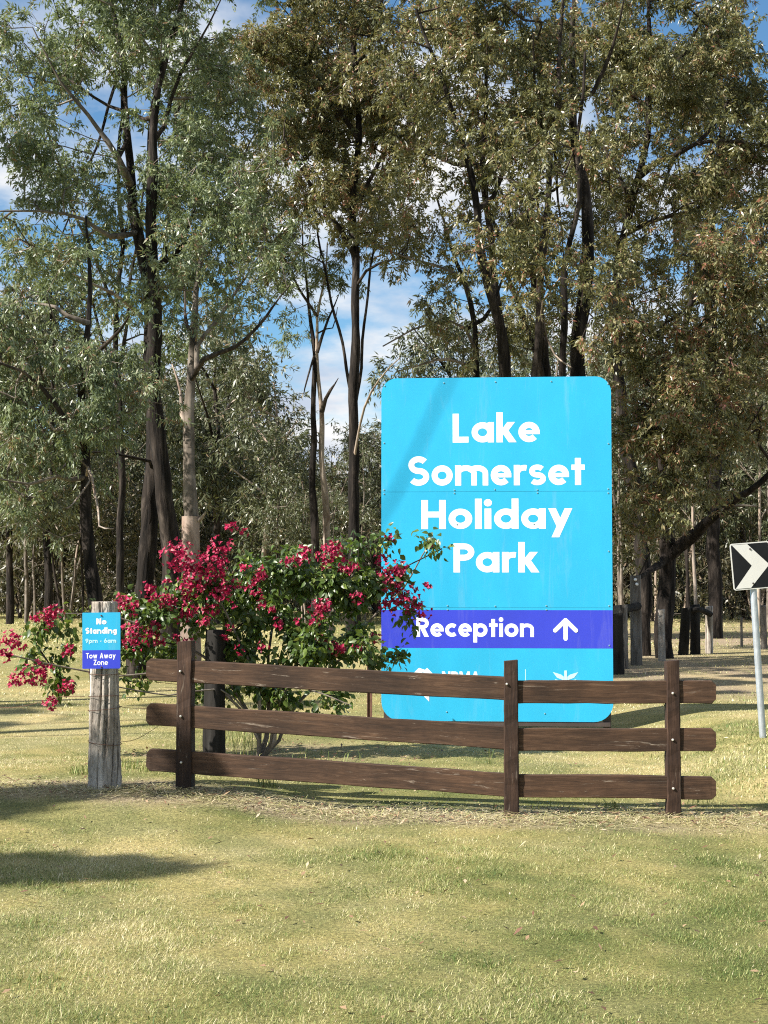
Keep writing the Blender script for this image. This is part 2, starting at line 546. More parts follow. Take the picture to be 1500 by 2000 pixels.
def joined(name, parts, mat, kind='stuff', label=None, cat=None):
    off = 0; Vs = []; q = []; tr = []; ts = []
    for V, a, b, t in parts:
        Vs.append(V); q.append(a + off); tr.append(b + off); ts.append(t); off += len(V)
    o = fast_mesh(name, np.concatenate(Vs), [np.concatenate(q), np.concatenate(tr)], mat, attrs={'tint': np.concatenate(ts)})
    return tag(o, label, cat, kind=kind)


bank = lambda x, y, g: (g.random(len(x)) < smooth((x - 2.2) / 0.6) * smooth((y - 9.0) / 0.8))
clump = lambda x, y, g: (wav(x, y, 5.0, 4) > 0.55)
joined('lawn_grass', [
    blades('a', 640000, 4.3, 8.4, 0.009, 0.034, 0.0028, 1, lean=(0.6, 1.55), tri=True),
    blades('a2', 40000, 4.3, 8.6, 0.028, 0.060, 0.0034, 21, tint_off=-0.22, keep=clump, lean=(0.7, 1.5)),
    blades('b', 360000, 8.4, 16.5, 0.010, 0.034, 0.0042, 2, lean=(0.6, 1.55), tri=True),
    blades('c', 80000, 16.5, 34, 0.02, 0.05, 0.014, 3, tri=True),
    blades('c2', 60000, 34, 72, 0.04, 0.09, 0.035, 5, tint_off=-0.1, tri=True),
    blades('d', 70000, 9.0, 14, 0.02, 0.06, 0.0045, 4, keep=bank, tint_off=-0.12, lean=(0.4, 1.2)),
], M['grass'], label='short dry yellow-green mown grass covering the lawn', cat='grass')


def flat_leaves(n, fx, L, W, g, up=0.25):
    """curled leaves lying on the ground"""
    x, y = fx(n, g)
    n = len(x)
    z = zg(x, y) + 0.012 + 0.02 * g.random(n)
    th = g.random(n) * 6.283
    d = np.stack([np.cos(th), np.sin(th), g.normal(0, up, n)], 1)
    s = np.stack([-np.sin(th), np.cos(th), g.normal(0, up, n)], 1)
    l = (L * (0.6 + 0.8 * g.random(n)))[:, None]; w = (W * (0.6 + 0.8 * g.random(n)))[:, None]
    b = np.stack([x, y, z], 1)
    upv = np.array([0, 0, 1.0])
    V = np.stack([b - d * l * .5, b - s * w * .5 + upv * w * .3, b + d * l * .5 + upv * l * .1, b + s * w * .5 + upv * w * .3], 1).reshape(-1, 3)
    i = np.arange(n)[:, None] * 4
    return V, i + np.array([[0, 1, 2, 3]]), np.zeros((0, 3), int), np.repeat(g.random(n), 4)


def lit_lawn(n, g):
    y = 4.5 + 9 * g.random(n); x = (g.random(n) * 2 - 1) * (0.28 * y + .6); return x, y


def lit_fence(n, g):
    x = -2.9 + 5.4 * g.random(n); y = fence_y(x) - 0.10 + g.normal(0, 0.2, n); return x, y


def lit_bush(n, g):
    a = g.random(n) * 6.28; r = 1.1 * np.sqrt(g.random(n)); return -0.9 + r * np.cos(a) * 1.3, 13 + r * np.sin(a), 


g_ = np.random.default_rng(31)
joined('leaf_litter', [flat_leaves(420, lit_lawn, 0.042, 0.016, g_), flat_leaves(900, lit_fence, 0.05, 0.012, g_), flat_leaves(250, lit_bush, 0.05, 0.02, g_)],
       M['litter'], label='fallen brown and tan gum leaves scattered on the lawn', cat='leaf litter')


def straw(n, seed):
    g = np.random.default_rng(seed)
    x, y = lit_fence(n, g)
    z = zg(x, y) + 0.006 + 0.03 * g.random(n) ** 2
    th = g.random(n) * 6.283
    L = 0.025 + 0.08 * g.random(n) ** 2
    d = np.stack([np.cos(th), np.sin(th), g.normal(0, 0.10, n)], 1) * L[:, None]
    s = np.stack([-np.sin(th), np.cos(th), np.zeros(n)], 1) * 0.0016
    b = np.stack([x, y, z], 1)
    V = np.stack([b - s, b + s, b + d + s, b + d - s], 1).reshape(-1, 3)
    i = np.arange(n)[:, None] * 4
    return V, i + np.array([[0, 1, 2, 3]]), np.zeros((0, 3), int), np.repeat(np.clip(0.78 + g.normal(0, .2, n), 0, 1), 4)


joined('dry_straw', [straw(11000, 41)], M['grass'], label='dry straw and clippings lying along the foot of the fence', cat='straw')

# ------------------------------------------------------------------ trees
class Tree:
    def __init__(s, seed):
        s.g = np.random.default_rng(seed)
        s.pos = np.zeros((20000, 3)); s.par = np.full(20000, -1, int); s.rad = np.zeros(20000); s.skel = np.zeros(20000, bool)
        s.n = 0
        s.lines = []           # skeleton polylines: (kind, node indices, bark)
        s.tips = []

    def add(s, p, par, r=0.0, skel=False):
        i = s.n
        s.pos[i] = p; s.par[i] = par; s.rad[i] = r; s.skel[i] = skel
        s.n += 1
        return i

    def limb(s, pts, r0, r1, kind='trunk', bark='bark_dark', step=0.35, wob=0.03, grow=True, depth=None, power=1.0):
        """pts: world points; joins the nearest earlier node if it starts on one"""
        pts = np.array([list(p) for p in pts], float)
        if depth is not None and len(pts) > 2:
            t = np.linspace(0, 1, len(pts))
            pts[1:, 1] += (depth * t ** 1.2)[1:]
        ext = np.vstack([2 * pts[0] - pts[1], pts, 2 * pts[-1] - pts[-2]])
        out = []
        for i in range(1, len(ext) - 2):
            a, b, c, d = ext[i - 1], ext[i], ext[i + 1], ext[i + 2]
            m = max(2, int(np.linalg.norm(c - b) / step))
            for t in np.arange(m) / m:
                out.append(0.5 * (2 * b + (c - a) * t + (2 * a - 5 * b + 4 * c - d) * t * t + (3 * b - a - 3 * c + d) * t ** 3))
        out.append(ext[-2])
        out = np.array(out)
        k = np.arange(len(out))
        for ax in range(3):
            ph = s.g.random(2) * 6.28
            out[1:, ax] += (wob * (0.6 if ax == 2 else 1) * (np.sin(k * 0.55 + ph[0]) + 0.7 * np.sin(k * 1.23 + ph[1])))[1:] * np.minimum(1, k[1:] / 3)
        par = -1
        if s.n and kind != 'trunk':
            d = np.linalg.norm(s.pos[:s.n] - out[0], axis=1)
            par = int(np.argmin(d)); out[0] = s.pos[par]
        ids = []
        for j, p in enumerate(out):
            t = (j / (len(out) - 1)) ** power
            par = s.add(p, par, r0 + (r1 - r0) * t, True)
            ids.append(par)
        s.lines.append((kind, ids, bark))
        return ids

    def blob(s, c, r, n, gather=0.75, clumps=None):
        """n leaf-bearing twig ends in the ellipsoid, gathered in clumps"""
        g = s.g
        m = clumps or max(3, n // 12)
        u = unit(g.normal(size=(m, 3))) * (g.random((m, 1)) ** (1 / 2.4))
        cc = np.array(c) + u * np.array(r)
        k = g.integers(0, m, n)
        s.tips.append(cc[k] + g.normal(size=(n, 3)) * gather * 0.42)

    def grow(s, low=0.8, up=0.55, min_z=None):
        g = s.g
        A = np.concatenate(s.tips)
        if min_z is not None: A = A[A[:, 2] > min_z]
        sk = s.pos[:s.n]
        d0 = np.min(np.linalg.norm(A[:, None] - sk[None], axis=2), axis=1)
        A = A[np.argsort(d0)]
        s.ends = []; s.dirs = []
        first = s.n
        for a in A:
            p = s.pos[:s.n]
            dv = a - p
            d = np.linalg.norm(dv, axis=1)
            cost = d + up * np.maximum(0, p[:, 2] - a[2] + 0.25 * d)
            cost = cost + np.where(s.skel[:s.n], 0.12 * d, 0)
            i = int(np.argmin(cost))
            L = d[i]
            b = s.pos[i].copy()
            m = max(1, int(L / 0.32))
            side = g.normal(size=3) * 0.10 * L
            sag = np.array([0, 0, 0.13 * L])
            par = i
            prev = b
            for q in range(1, m + 1):
                t = q / m
                w = 4 * t * (1 - t)
                pt = b + (a - b) * t + (side + sag) * w + (g.normal(size=3) * 0.035 if q < m else 0)
                par = s.add(pt, par)
                last = prev; prev = pt
            s.ends.append(par); s.dirs.append(a - last)
        # pipe model for the grown wood
        E = 2.2
        area = np.zeros(s.n)
        area[s.ends] = 0.0045 ** E
        for i in range(s.n - 1, first - 1, -1):
            if area[i] == 0: area[i] = 0.004 ** E
            s.rad[i] = area[i] ** (1 / E)
            if s.par[i] >= first: area[s.par[i]] += area[i]
        s.first = first

    def wood(s, name, ids_chains, mat, parent, n_of, jit=0.0):
        Vs = []; F = []; off = 0
        g = s.g
        for ch in ids_chains:
            p = s.pos[ch]; r = s.rad[ch].copy()
            if len(ch) < 2: continue
            if not s.skel[ch[1]] and s.skel[ch[0]]: r[0] = min(r[0], r[1] * 1.25)
            elif len(ch) > 1 and r[0] > r[1] * 1.6: r[0] = r[1] * 1.2
            n = n_of(r.max())
            d = np.gradient(p, axis=0)
            d = unit(d)
            ref = np.cross(d, [0.31, 0.87, 0.39]); ref = unit(ref)
            w = np.cross(d, ref)
            a = np.arange(n) * 6.2832 / n
            rr = r[:, None] * (1 + (g.normal(0, jit, (len(ch), n)) if jit else 0))
            ring = p[:, None] + (ref[:, None] * np.cos(a)[None, :, None] + w[:, None] * np.sin(a)[None, :, None]) * rr[..., None]
            Vs.append(ring.reshape(-1, 3))
            i = (np.arange(len(ch) - 1)[:, None] * n + np.arange(n)[None]); j = (np.arange(len(ch) - 1)[:, None] * n + (np.arange(n) + 1)[None] % n)
            F.append(np.stack([i, j, j + n, i + n], -1).reshape(-1, 4) + off)
            off += len(ch) * n
        if not Vs: return None
        return fast_mesh(name, np.concatenate(Vs), [np.concatenate(F)], mat, parent, smooth_sh=True)

    def build(s, name, loc, label, leafm, per=90, L=0.14, W=0.030, twig_mat='twig', group=None, twig=0.30, droop=0.55, tint=(0.5, 0.22), light_frac=1.0, cat='tree', leaf_at=None):
        root = empty(name, loc)
        tag(root, label, cat, group)
        o = np.array(loc)
        s.pos[:s.n] -= o
        for kind, ids, bark in s.lines:
            nn = 12 if kind == 'trunk' else 8
            par = s.par[ids[0]]
            s.wood(kind, [ids], M[bark], root, lambda r: nn, 0.10)
        # grown branches as chains
        kids = {}
        for i in range(s.first, s.n): kids.setdefault(int(s.par[i]), []).append(i)
        chains = []
        starts = []
        for p, ks in list(kids.items()):
            if p < s.first:
                for k in ks: starts.append((p, k))
        while starts:
            p, k = starts.pop()
            ch = [p, k]
            while True:
                nx_ = kids.get(ch[-1], [])
                if not nx_: break
                nx_ = sorted(nx_, key=lambda q: -s.rad[q])
                for q in nx_[1:]: starts.append((ch[-1], q))
                ch.append(nx_[0])
            chains.append(ch)
        if chains:
            s.wood('branches', chains, M[twig_mat], root, lambda r: 6 if r > 0.03 else (4 if r > 0.012 else 3))['kind'] = 'stuff'
        # leaves
        g = s.g
        ends = s.pos[np.array(s.ends)]
        dirs = unit(np.array(s.dirs))
        nt_ = 5
        tw = np.repeat(np.arange(len(ends)), nt_)
        td = unit(dirs[tw] * 0.7 + unit(g.normal(size=(len(tw), 3))) * 1.0 + np.array([0, 0, -0.15]))
        tl = twig * (0.5 + 0.8 * g.random(len(tw)))
        lp = max(1, int(per / nt_))
        k = np.repeat(np.arange(len(tw)), lp)
        # thin the leaves unevenly so that some twigs are nearly bare
        dens = np.clip(g.normal(0.75, 0.35, len(ends)), 0.08, 1.0)
        k = k[g.random(len(k)) < dens[tw[k]]]
        t = g.random(len(k)) ** 0.7
        base = ends[tw[k]] + td[k] * (tl[k] * t)[:, None] + np.array([0, 0, -1.0]) * (0.16 * t * t * tl[k])[:, None] + g.normal(size=(len(k), 3)) * 0.02
        ld = unit(td[k] * 0.5 + np.array([0, 0, -droop]) + unit(g.normal(size=(len(k), 3))) * 0.75)
        nr = unit(np.cross(ld, g.normal(size=(len(k), 3))))
        sd = np.cross(ld, nr)
        l = (L * (0.6 + 0.7 * g.random(len(k))))[:, None]; w = (W * (0.65 + 0.7 * g.random(len(k))))[:, None]
        V = np.stack([base, base + ld * l * 0.42 + sd * w * 0.5 - nr * w * 0.1, base + ld * l + nr * l * 0.10, base + ld * l * 0.42 - sd * w * 0.5 - nr * w * 0.1], 1).reshape(-1, 3)
        i = np.arange(len(k))[:, None] * 4
        tc_ = g.normal(0, 0.15, len(ends))
        tn = np.clip(tint[0] + tc_[tw[k]] + g.normal(0, tint[1], len(k)), 0, 1)
        c = fast_mesh('crown', V, [i + np.array([[0, 1, 2, 3]])], M[leafm], root, {'tint': np.repeat(tn, 4)})
        c['kind'] = 'stuff'
        s.nleaf = len(k)
        return root


def px(pts, D):
    return [P(u, v, D) for u, v in pts]


def base_at(u, D):
    p = P(u, 1135, D)
    return Vector((p.x, D, gz(p.x, D) - 0.05))


def pblob(t, D, u, v, ru, rv, dens=11, dz=0.0, rd=None, gather=0.62):
    s_ = D / FPX
    c = P(u, v, D + dz)
    a, b = ru * s_, rv * s_
    n = int(dens * FOLI * math.pi * a * b * 0.8) + 3
    t.blob(c, (a, rd or (0.55 * (a + b) + 0.3), b), n, gather)


LEAVES = 0
FOLI = 2.35             # twig ends per square metre of crown, scale
def count(t):
    global LEAVES
    LEAVES += t.nleaf


# --- tall grey-green gum with two dark stems
D = 23.0
t = Tree(101)
b0 = base_at(268, D)
t.limb([b0] + px([(276, 1130), (294, 980), (302, 860), (292, 740), (288, 630), (268, 490), (252, 390), (240, 250), (228, 120), (205, 10), (190, -90)], D), 0.17, 0.03, 'trunk', 'bark_dark', depth=0.8)
t.limb([base_at(338, D)] + px([(330, 1080), (322, 940), (310, 830), (303, 700), (300, 560), (300, 440), (305, 330), (313, 240), (330, 130), (352, 50), (385, -50)], D - 0.25), 0.18, 0.03, 'trunk', 'bark_dark', depth=-0.5)
for pts, r0, dp, bk in [
    ([(250, 345), (215, 280), (185, 235), (130, 180), (85, 90)], 0.075, -0.8, 'twig'),
    ([(262, 455), (225, 470), (175, 446), (100, 438), (10, 446)], 0.07, -1.2, 'twig'),
    ([(284, 620), (250, 600), (215, 580), (165, 560)], 0.06, -1.0, 'bark_pale'),
    ([(303, 250), (255, 215), (205, 195), (150, 150), (80, 100)], 0.06, 0.6, 'twig_dark'),
    ([(301, 520), (340, 505), (372, 465), (390, 400), (420, 330)], 0.075, -0.6, 'bark_dark'),
    ([(308, 300), (340, 200), (390, 110), (440, 20)], 0.06, -0.6, 'twig_dark'),
    ([(246, 330), (243, 210), (200, 110), (120, 10)], 0.055, 0.9, 'twig_dark'),
    ([(300, 500), (350, 420), (430, 400), (470, 350)], 0.055, 1.0, 'bark_mid'),
    ([(318, 905), (270, 898), (210, 890), (190, 892)], 0.045, -0.8, 'bark_dark'),
    ([(291, 770), (270, 758), (256, 748)], 0.07, -0.3, 'bark_dark'),
]:
    t.limb(px(pts, D), r0 * 0.75, 0.009, 'limb', bk, depth=dp)
for a in [(330, 40, 150, 120, 12), (110, 70, 100, 70, 8), (410, 250, 100, 120, 11), (55, 250, 85, 110, 10), (130, 370, 120, 60, 8),
          (385, 400, 110, 90, 12), (330, 560, 120, 80, 11), (50, 470, 80, 60, 9), (250, -70, 260, 80, 9), (240, 110, 70, 60, 6), (440, 90, 80, 90, 9), (20, 120, 60, 70, 8), (230, 400, 60, 60, 5), (300, 330, 80, 80, 8), (160, 500, 70, 40, 7), (120, 290, 60, 50, 6)]:
    pblob(t, D, *a[:4], a[4] * 1.3)
t.grow()
t.build('gum_tree', b0, 'tall grey-green gum with two dark stems rising side by side behind the magenta bush', 'leaf_sage', per=125, L=0.098, W=0.026)
count(t)

# --- leafy gum with low hanging foliage at the left
D = 20.0
t = Tree(102)
b0 = base_at(197, D)
t.limb([b0] + px([(180, 1150), (168, 990), (160, 880), (150, 760), (156, 620), (158, 480), (155, 400)], D), 0.125, 0.012, 'trunk', 'bark_dark', depth=0.6)
for pts, r0, dp, bk in [
    ([(160, 880), (120, 800), (60, 740), (0, 720)], 0.05, -1.0, 'twig_dark'),
    ([(152, 760), (190, 700), (240, 660), (270, 640)], 0.05, -0.8, 'twig_dark'),
    ([(155, 640), (100, 590), (40, 570)], 0.045, 0.7, 'twig'),
    ([(165, 950), (120, 930), (70, 950), (20, 940)], 0.04, -0.8, 'twig'),
    ([(160, 860), (200, 830), (240, 800)], 0.04, 0.9, 'twig'),
    ([(163, 905), (185, 930), (198, 1000), (208, 1035), (250, 1037)], 0.022, -0.9, 'bark_pale'),
    ([(163, 910), (178, 940), (155, 980), (148, 1000)], 0.016, -0.6, 'bark_pale'),
]:
    t.limb(px(pts, D), r0, 0.009, 'limb', bk, depth=dp)
for a in [(80, 620, 110, 60, 14), (190, 690, 90, 80, 14), (60, 760, 100, 90, 16), (185, 800, 90, 80, 15), (50, 890, 80, 70, 15), (140, 880, 80, 60, 11), (225, 760, 50, 60, 10), (30, 990, 50, 30, 10), (120, 570, 70, 30, 8), (-60, 700, 80, 120, 10)]:
    pblob(t, D, *a)
t.grow()
t.build('gum_tree', b0, 'leafy gum with a slim dark trunk and drooping sage foliage hanging low', 'leaf_sage', per=130, L=0.092, W=0.025, tint=(0.55, 0.22), droop=0.95)
count(t)

# --- pale trunk gum leaning its limb to the right
D = 21.5
t = Tree(103)
b0 = base_at(373, D)
t.limb([b0] + px([(373, 1120), (374, 1010)], D), 0.150, 0.125, 'trunk', 'bark_pink', wob=0.01)
t.limb(px([(374, 1012), (368, 930), (368, 850), (375, 740), (372, 650), (376, 560), (390, 470)], D), 0.115, 0.03, 'limb', 'twig', depth=0.4)
for pts, r0, dp, bk in [
    ([(375, 745), (400, 705), (470, 682), (505, 650), (535, 615), (570, 580)], 0.06, -0.8, 'bark_mid'),
    ([(375, 700), (395, 650), (432, 600), (470, 540), (500, 480)], 0.06, 0.6, 'twig'),
    ([(368, 850), (352, 810), (345, 760), (330, 700)], 0.06, 0.6, 'bark_pale'),
    ([(373, 1030), (400, 1010), (405, 1000)], 0.07, -0.2, 'bark_pale'),
    ([(372, 660), (350, 600), (340, 520)], 0.05, 1.0, 'bark_mid'),
]:
    t.limb(px(pts, D), r0 * 0.75, 0.009, 'limb', bk, depth=dp)
for a in [(430, 500, 90, 70, 10), (500, 430, 70, 70, 10), (520, 520, 50, 60, 7), (455, 590, 70, 40, 6), (540, 600, 30, 30, 3), (400, 640, 50, 30, 4), (350, 600, 60, 60, 7), (470, 330, 70, 70, 8)]:
    pblob(t, D, *a)
t.grow()
t.build('gum_tree', b0, 'gum with a pale pinkish trunk base and a long limb reaching over open sky', 'leaf_sage', per=120, L=0.092, W=0.025)
count(t)

# --- thin pair of stems in the clearing
D = 37.0
t = Tree(104)
b0 = base_at(617, D)
t.limb([b0] + px([(614, 1050), (612, 900), (610, 760), (613, 660), (603, 590), (592, 500), (585, 420)], D), 0.135, 0.014, 'trunk', 'bark_dark', depth=0.5)
t.limb([base_at(643, D)] + px([(638, 1050), (632, 900), (625, 780), (617, 690), (622, 620), (636, 560), (640, 480)], D + 0.3), 0.125, 0.014, 'trunk', 'bark_pale', depth=-0.3)
for pts, r0, dp in [([(627, 800), (645, 760), (660, 735)], 0.07, 0.2), ([(612, 700), (596, 760), (590, 770)], 0.03, -0.2), ([(618, 690), (640, 620), (660, 560)], 0.05, 0.5), ([(605, 600), (570, 540), (550, 500)], 0.04, -0.5), ([(622, 640), (650, 640), (662, 600)], 0.025, 0)]:
    t.limb(px(pts, D), r0, 0.009, 'limb', 'bark_mid', depth=dp)
for a in [(600, 460, 70, 50, 10), (565, 545, 45, 40, 8), (640, 510, 45, 45, 8), (560, 400, 60, 50, 8), (575, 650, 30, 35, 4), (640, 600, 30, 30, 3)]:
    pblob(t, D, *a)
t.grow()
t.build('gum_tree', b0, 'slender gum of one dark and one pale stem standing against the bright cloud gap', 'leaf_sage', per=80, L=0.16, W=0.03)
count(t)

# --- straight dark trunk beside the sign
D = 29.0
t = Tree(105)
b0 = base_at(688, D)
t.limb([b0] + px([(689, 1080), (691, 900), (692, 700), (694, 500), (691, 380), (700, 230), (690, 90), (700, -60)], D), 0.135, 0.04, 'trunk', 'bark_dark', wob=0.02, depth=0.3)
for pts, r0, dp in [([(693, 480), (640, 420), (590, 350), (560, 290)], 0.06, -0.8), ([(692, 400), (730, 330), (760, 260), (780, 180)], 0.06, 0.8), ([(697, 250), (640, 180), (600, 90), (570, 10)], 0.06, 0.9), ([(695, 140), (740, 60), (760, -40)], 0.05, -0.8), ([(693, 545), (740, 520), (800, 515)], 0.03, -0.6)]:
    t.limb(px(pts, D), r0, 0.018, 'limb', 'twig_dark', depth=dp)
t.limb(px([(691, 900), (712, 800), (745, 760), (780, 730)], D), 0.03, 0.01, 'limb', 'bark_pale', depth=-2.0)
for a in [(590, 100, 110, 120, 14), (690, 220, 100, 90, 14), (560, 290, 75, 80, 12), (630, 380, 90, 55, 11), (720, 60, 100, 90, 14), (700, 400, 70, 50, 10), (650, -60, 160, 70, 11), (790, 260, 50, 90, 10), (540, 190, 50, 70, 9), (735, 480, 40, 40, 4), (600, 250, 90, 70, 12), (760, 150, 80, 100, 12), (490, 90, 60, 90, 10), (660, 320, 80, 60, 10)]:
    pblob(t, D, *a)
t.grow()
t.build('gum_tree', b0, 'straight single dark trunk with a high olive-brown crown next to the blue sign', 'leaf_olive', per=125, twig_mat='twig_dark', L=0.108, W=0.031, tint=(0.52, 0.22))
count(t)

# --- many-stemmed ironbark behind the sign
D = 25.0
t = Tree(106)
b0 = base_at(1010, D)
for pts, r0, r1, dp, bk in [
    ([(962, 1250), (975, 950), (984, 740), (966, 620), (945, 510), (915, 330), (885, 250), (848, 150), (815, 40)], 0.19, 0.03, -0.5, 'bark_dark'),
    ([(1000, 1250), (1000, 900), (992, 735), (972, 560), (955, 440), (945, 300), (958, 150), (950, 0)], 0.16, 0.03, 0.6, 'bark_mid'),
    ([(1036, 1250), (1040, 900), (1042, 735), (1052, 600), (1070, 400), (1076, 260), (1092, 90), (1100, -30)], 0.15, 0.03, -0.3, 'bark_mid'),
    ([(1120, 1250), (1128, 900), (1132, 735), (1142, 560), (1152, 430), (1135, 270), (1122, 110), (1130, -60)], 0.26, 0.05, 0.6, 'bark_dark'),
    ([(1085, 1250), (1092, 900), (1095, 735), (1102, 560), (1124, 400), (1120, 280), (1140, 120)], 0.12, 0.03, -0.5, 'bark_dark'),
    ([(940, 1250), (938, 900), (936, 735), (930, 640), (906, 540), (880, 470), (850, 380)], 0.15, 0.025, 0.3, 'bark_dark'),
]:
    t.limb([base_at(pts[0][0] * 0.6 + 1010 * 0.4, D + 0.3 * dp)] + px(pts[1:], D + 0.5 * dp), r0 * 0.85, r1 * 0.7, 'trunk', bk, depth=dp)
for pts, r0, dp, bk in [
    ([(934, 660), (880, 632), (800, 652), (745, 690)], 0.03, -0.8, 'twig'), ([(936, 720), (880, 700), (830, 705), (770, 720)], 0.03, 0.4, 'twig'),
    ([(930, 640), (960, 600), (985, 520)], 0.05, 0.4, 'bark_dark'), ([(950, 420), (990, 300), (1010, 180), (1030, 60)], 0.05, 0.8, 'twig_dark'),
    ([(915, 330), (860, 300), (810, 240), (780, 150)], 0.045, 0.7, 'twig_dark'), ([(1075, 300), (1040, 200), (1030, 100)], 0.04, -0.8, 'twig_dark'),
    ([(1130, 230), (1180, 140), (1200, 30)], 0.05, -0.8, 'twig_dark'), ([(906, 540), (850, 520), (780, 500), (730, 490)], 0.03, -0.4, 'twig'),
    ([(1045, 700), (1060, 640), (1055, 600), (1080, 560)], 0.022, -0.9, 'bark_pale'), ([(1050, 620), (1078, 700), (1100, 735)], 0.02, -0.9, 'bark_pale'),
]:
    t.limb(px(pts, D), r0, 0.012, 'limb', bk, depth=dp)
for a in [(900, 110, 110, 110, 14), (1000, 50, 120, 90, 14), (850, 300, 85, 75, 12), (1000, 230, 110, 90, 13), (1100, 160, 90, 110, 14), (800, 140, 70, 100, 12),
          (950, 380, 100, 60, 9), (1050, 430, 80, 60, 7), (860, 430, 80, 45, 8), (830, 580, 60, 35, 6), (775, 500, 50, 40, 4), (1000, -90, 280, 70, 9), (900, 620, 50, 40, 5), (1010, 520, 50, 60, 5), (840, 690, 50, 25, 5), (1090, 620, 50, 60, 5), (1010, 640, 40, 50, 4), (790, 380, 70, 60, 9), (820, 490, 80, 45, 7), (960, 300, 90, 70, 8)]:
    pblob(t, D, *a)
for a in [(1060, 560, 90, 90, 6), (1130, 480, 70, 80, 6), (1100, 330, 80, 70, 7), (960, 520, 70, 70, 5), (1150, 650, 50, 60, 6), (1000, 420, 80, 50, 5)]:
    pblob(t, D, *a, dz=-1.8)
t.grow()
t.build('ironbark_tree', b0, 'many-stemmed dark ironbark fanning out above the top of the blue sign', 'leaf_olive', per=120, twig_mat='twig_dark', L=0.100, W=0.029, tint=(0.46, 0.22))
count(t)

# --- tall gum at the upper right
D = 30.0
t = Tree(107)
b0 = base_at(1256, D)
t.limb([b0] + px([(1256, 1120), (1240, 950), (1218, 800), (1205, 620), (1225, 450), (1262, 300), (1275, 150), (1280, -20)], D), 0.17, 0.04, 'trunk', 'bark_dark', depth=0.6)
for pts, r0, dp in [([(1262, 320), (1310, 310), (1360, 288), (1430, 290), (1510, 310)], 0.07, -0.7), ([(1240, 400), (1190, 300), (1170, 180)], 0.06, 0.6), ([(1274, 170), (1340, 90), (1400, 0)], 0.06, 0.6), ([(1225, 450), (1300, 420), (1360, 400), (1420, 360)], 0.06, 0.8), ([(1360, 288), (1420, 200), (1460, 100)], 0.05, 0.4)]:
    t.limb(px(pts, D), r0, 0.018, 'limb', 'twig_dark', depth=dp)
for a in [(1250, 130, 110, 140, 13), (1390, 110, 110, 120, 14), (1440, 310, 90, 110, 14), (1300, 360, 100, 80, 13), (1195, 330, 70, 90, 11), (1350, -60, 240, 70, 10), (1470, 200, 70, 110, 11), (1230, 480, 60, 60, 9), (1170, 70, 60, 100, 9), (1560, 250, 90, 200, 8)]:
    pblob(t, D, *a)
t.grow()
t.build('gum_tree', b0, 'tall dark-trunked gum whose crown fills the sky above the chevron sign', 'leaf_olive', per=120, twig_mat='twig_dark', L=0.110, W=0.032, tint=(0.44, 0.22))
count(t)

# --- spreading gum with low limbs right of the sign
D = 29.0
t = Tree(108)
b0 = base_at(1296, D)
t.limb([b0] + px([(1294, 1180), (1300, 1085), (1290, 960), (1300, 820), (1320, 680), (1345, 560), (1370, 460)], D), 0.19, 0.03, 'trunk', 'bark_dark', depth=-0.6)
for pts, r0, dp, bk in [
    ([(1300, 1090), (1345, 1045), (1385, 1000), (1430, 955), (1490, 890)], 0.15, -3.0, 'bark_dark'),
    ([(1300, 1085), (1275, 1105), (1240, 1120), (1190, 1146)], 0.11, -2.2, 'bark_dark'),
    ([(1292, 960), (1250, 880), (1230, 800)], 0.07, -2.8, 'twig_dark'), ([(1300, 820), (1370, 740), (1420, 670), (1460, 600)], 0.07, -3.0, 'twig_dark'),
    ([(1310, 740), (1350, 660), (1400, 665), (1430, 700)], 0.03, -1.6, 'bark_pale'), ([(1385, 1000), (1420, 990), (1470, 990)], 0.04, -0.3, 'twig'),
    ([(1300, 830), (1260, 740), (1250, 660)], 0.05, -3.0, 'twig_dark'),
]:
    t.limb(px(pts, D), r0, 0.016, 'limb', bk, depth=dp)
for a in [(1380, 540, 110, 90, 15), (1290, 650, 90, 80, 15), (1430, 680, 80, 90, 15), (1250, 790, 60, 90, 14), (1350, 790, 90, 80, 15), (1340, 900, 80, 60, 15), (1240, 920, 45, 70, 14), (1440, 830, 60, 60, 13), (1255, 1020, 45, 50, 13), (1310, 985, 50, 40, 11), (1210, 700, 30, 60, 9), (1480, 500, 60, 80, 12), (1240, 1080, 40, 30, 9), (1530, 700, 60, 150, 8), (1400, 925, 30, 20, 5)]:
    pblob(t, D, *a, dz=-3.2 if a[1] < 950 else -1.5)
t.grow(up=0.2)
t.build('gum_tree', b0, 'spreading brown-olive gum with a low curved limb between the blue sign and chevron sign', 'leaf_olive', per=110, twig_mat='twig_dark', L=0.108, W=0.032, tint=(0.58, 0.24))
count(t)


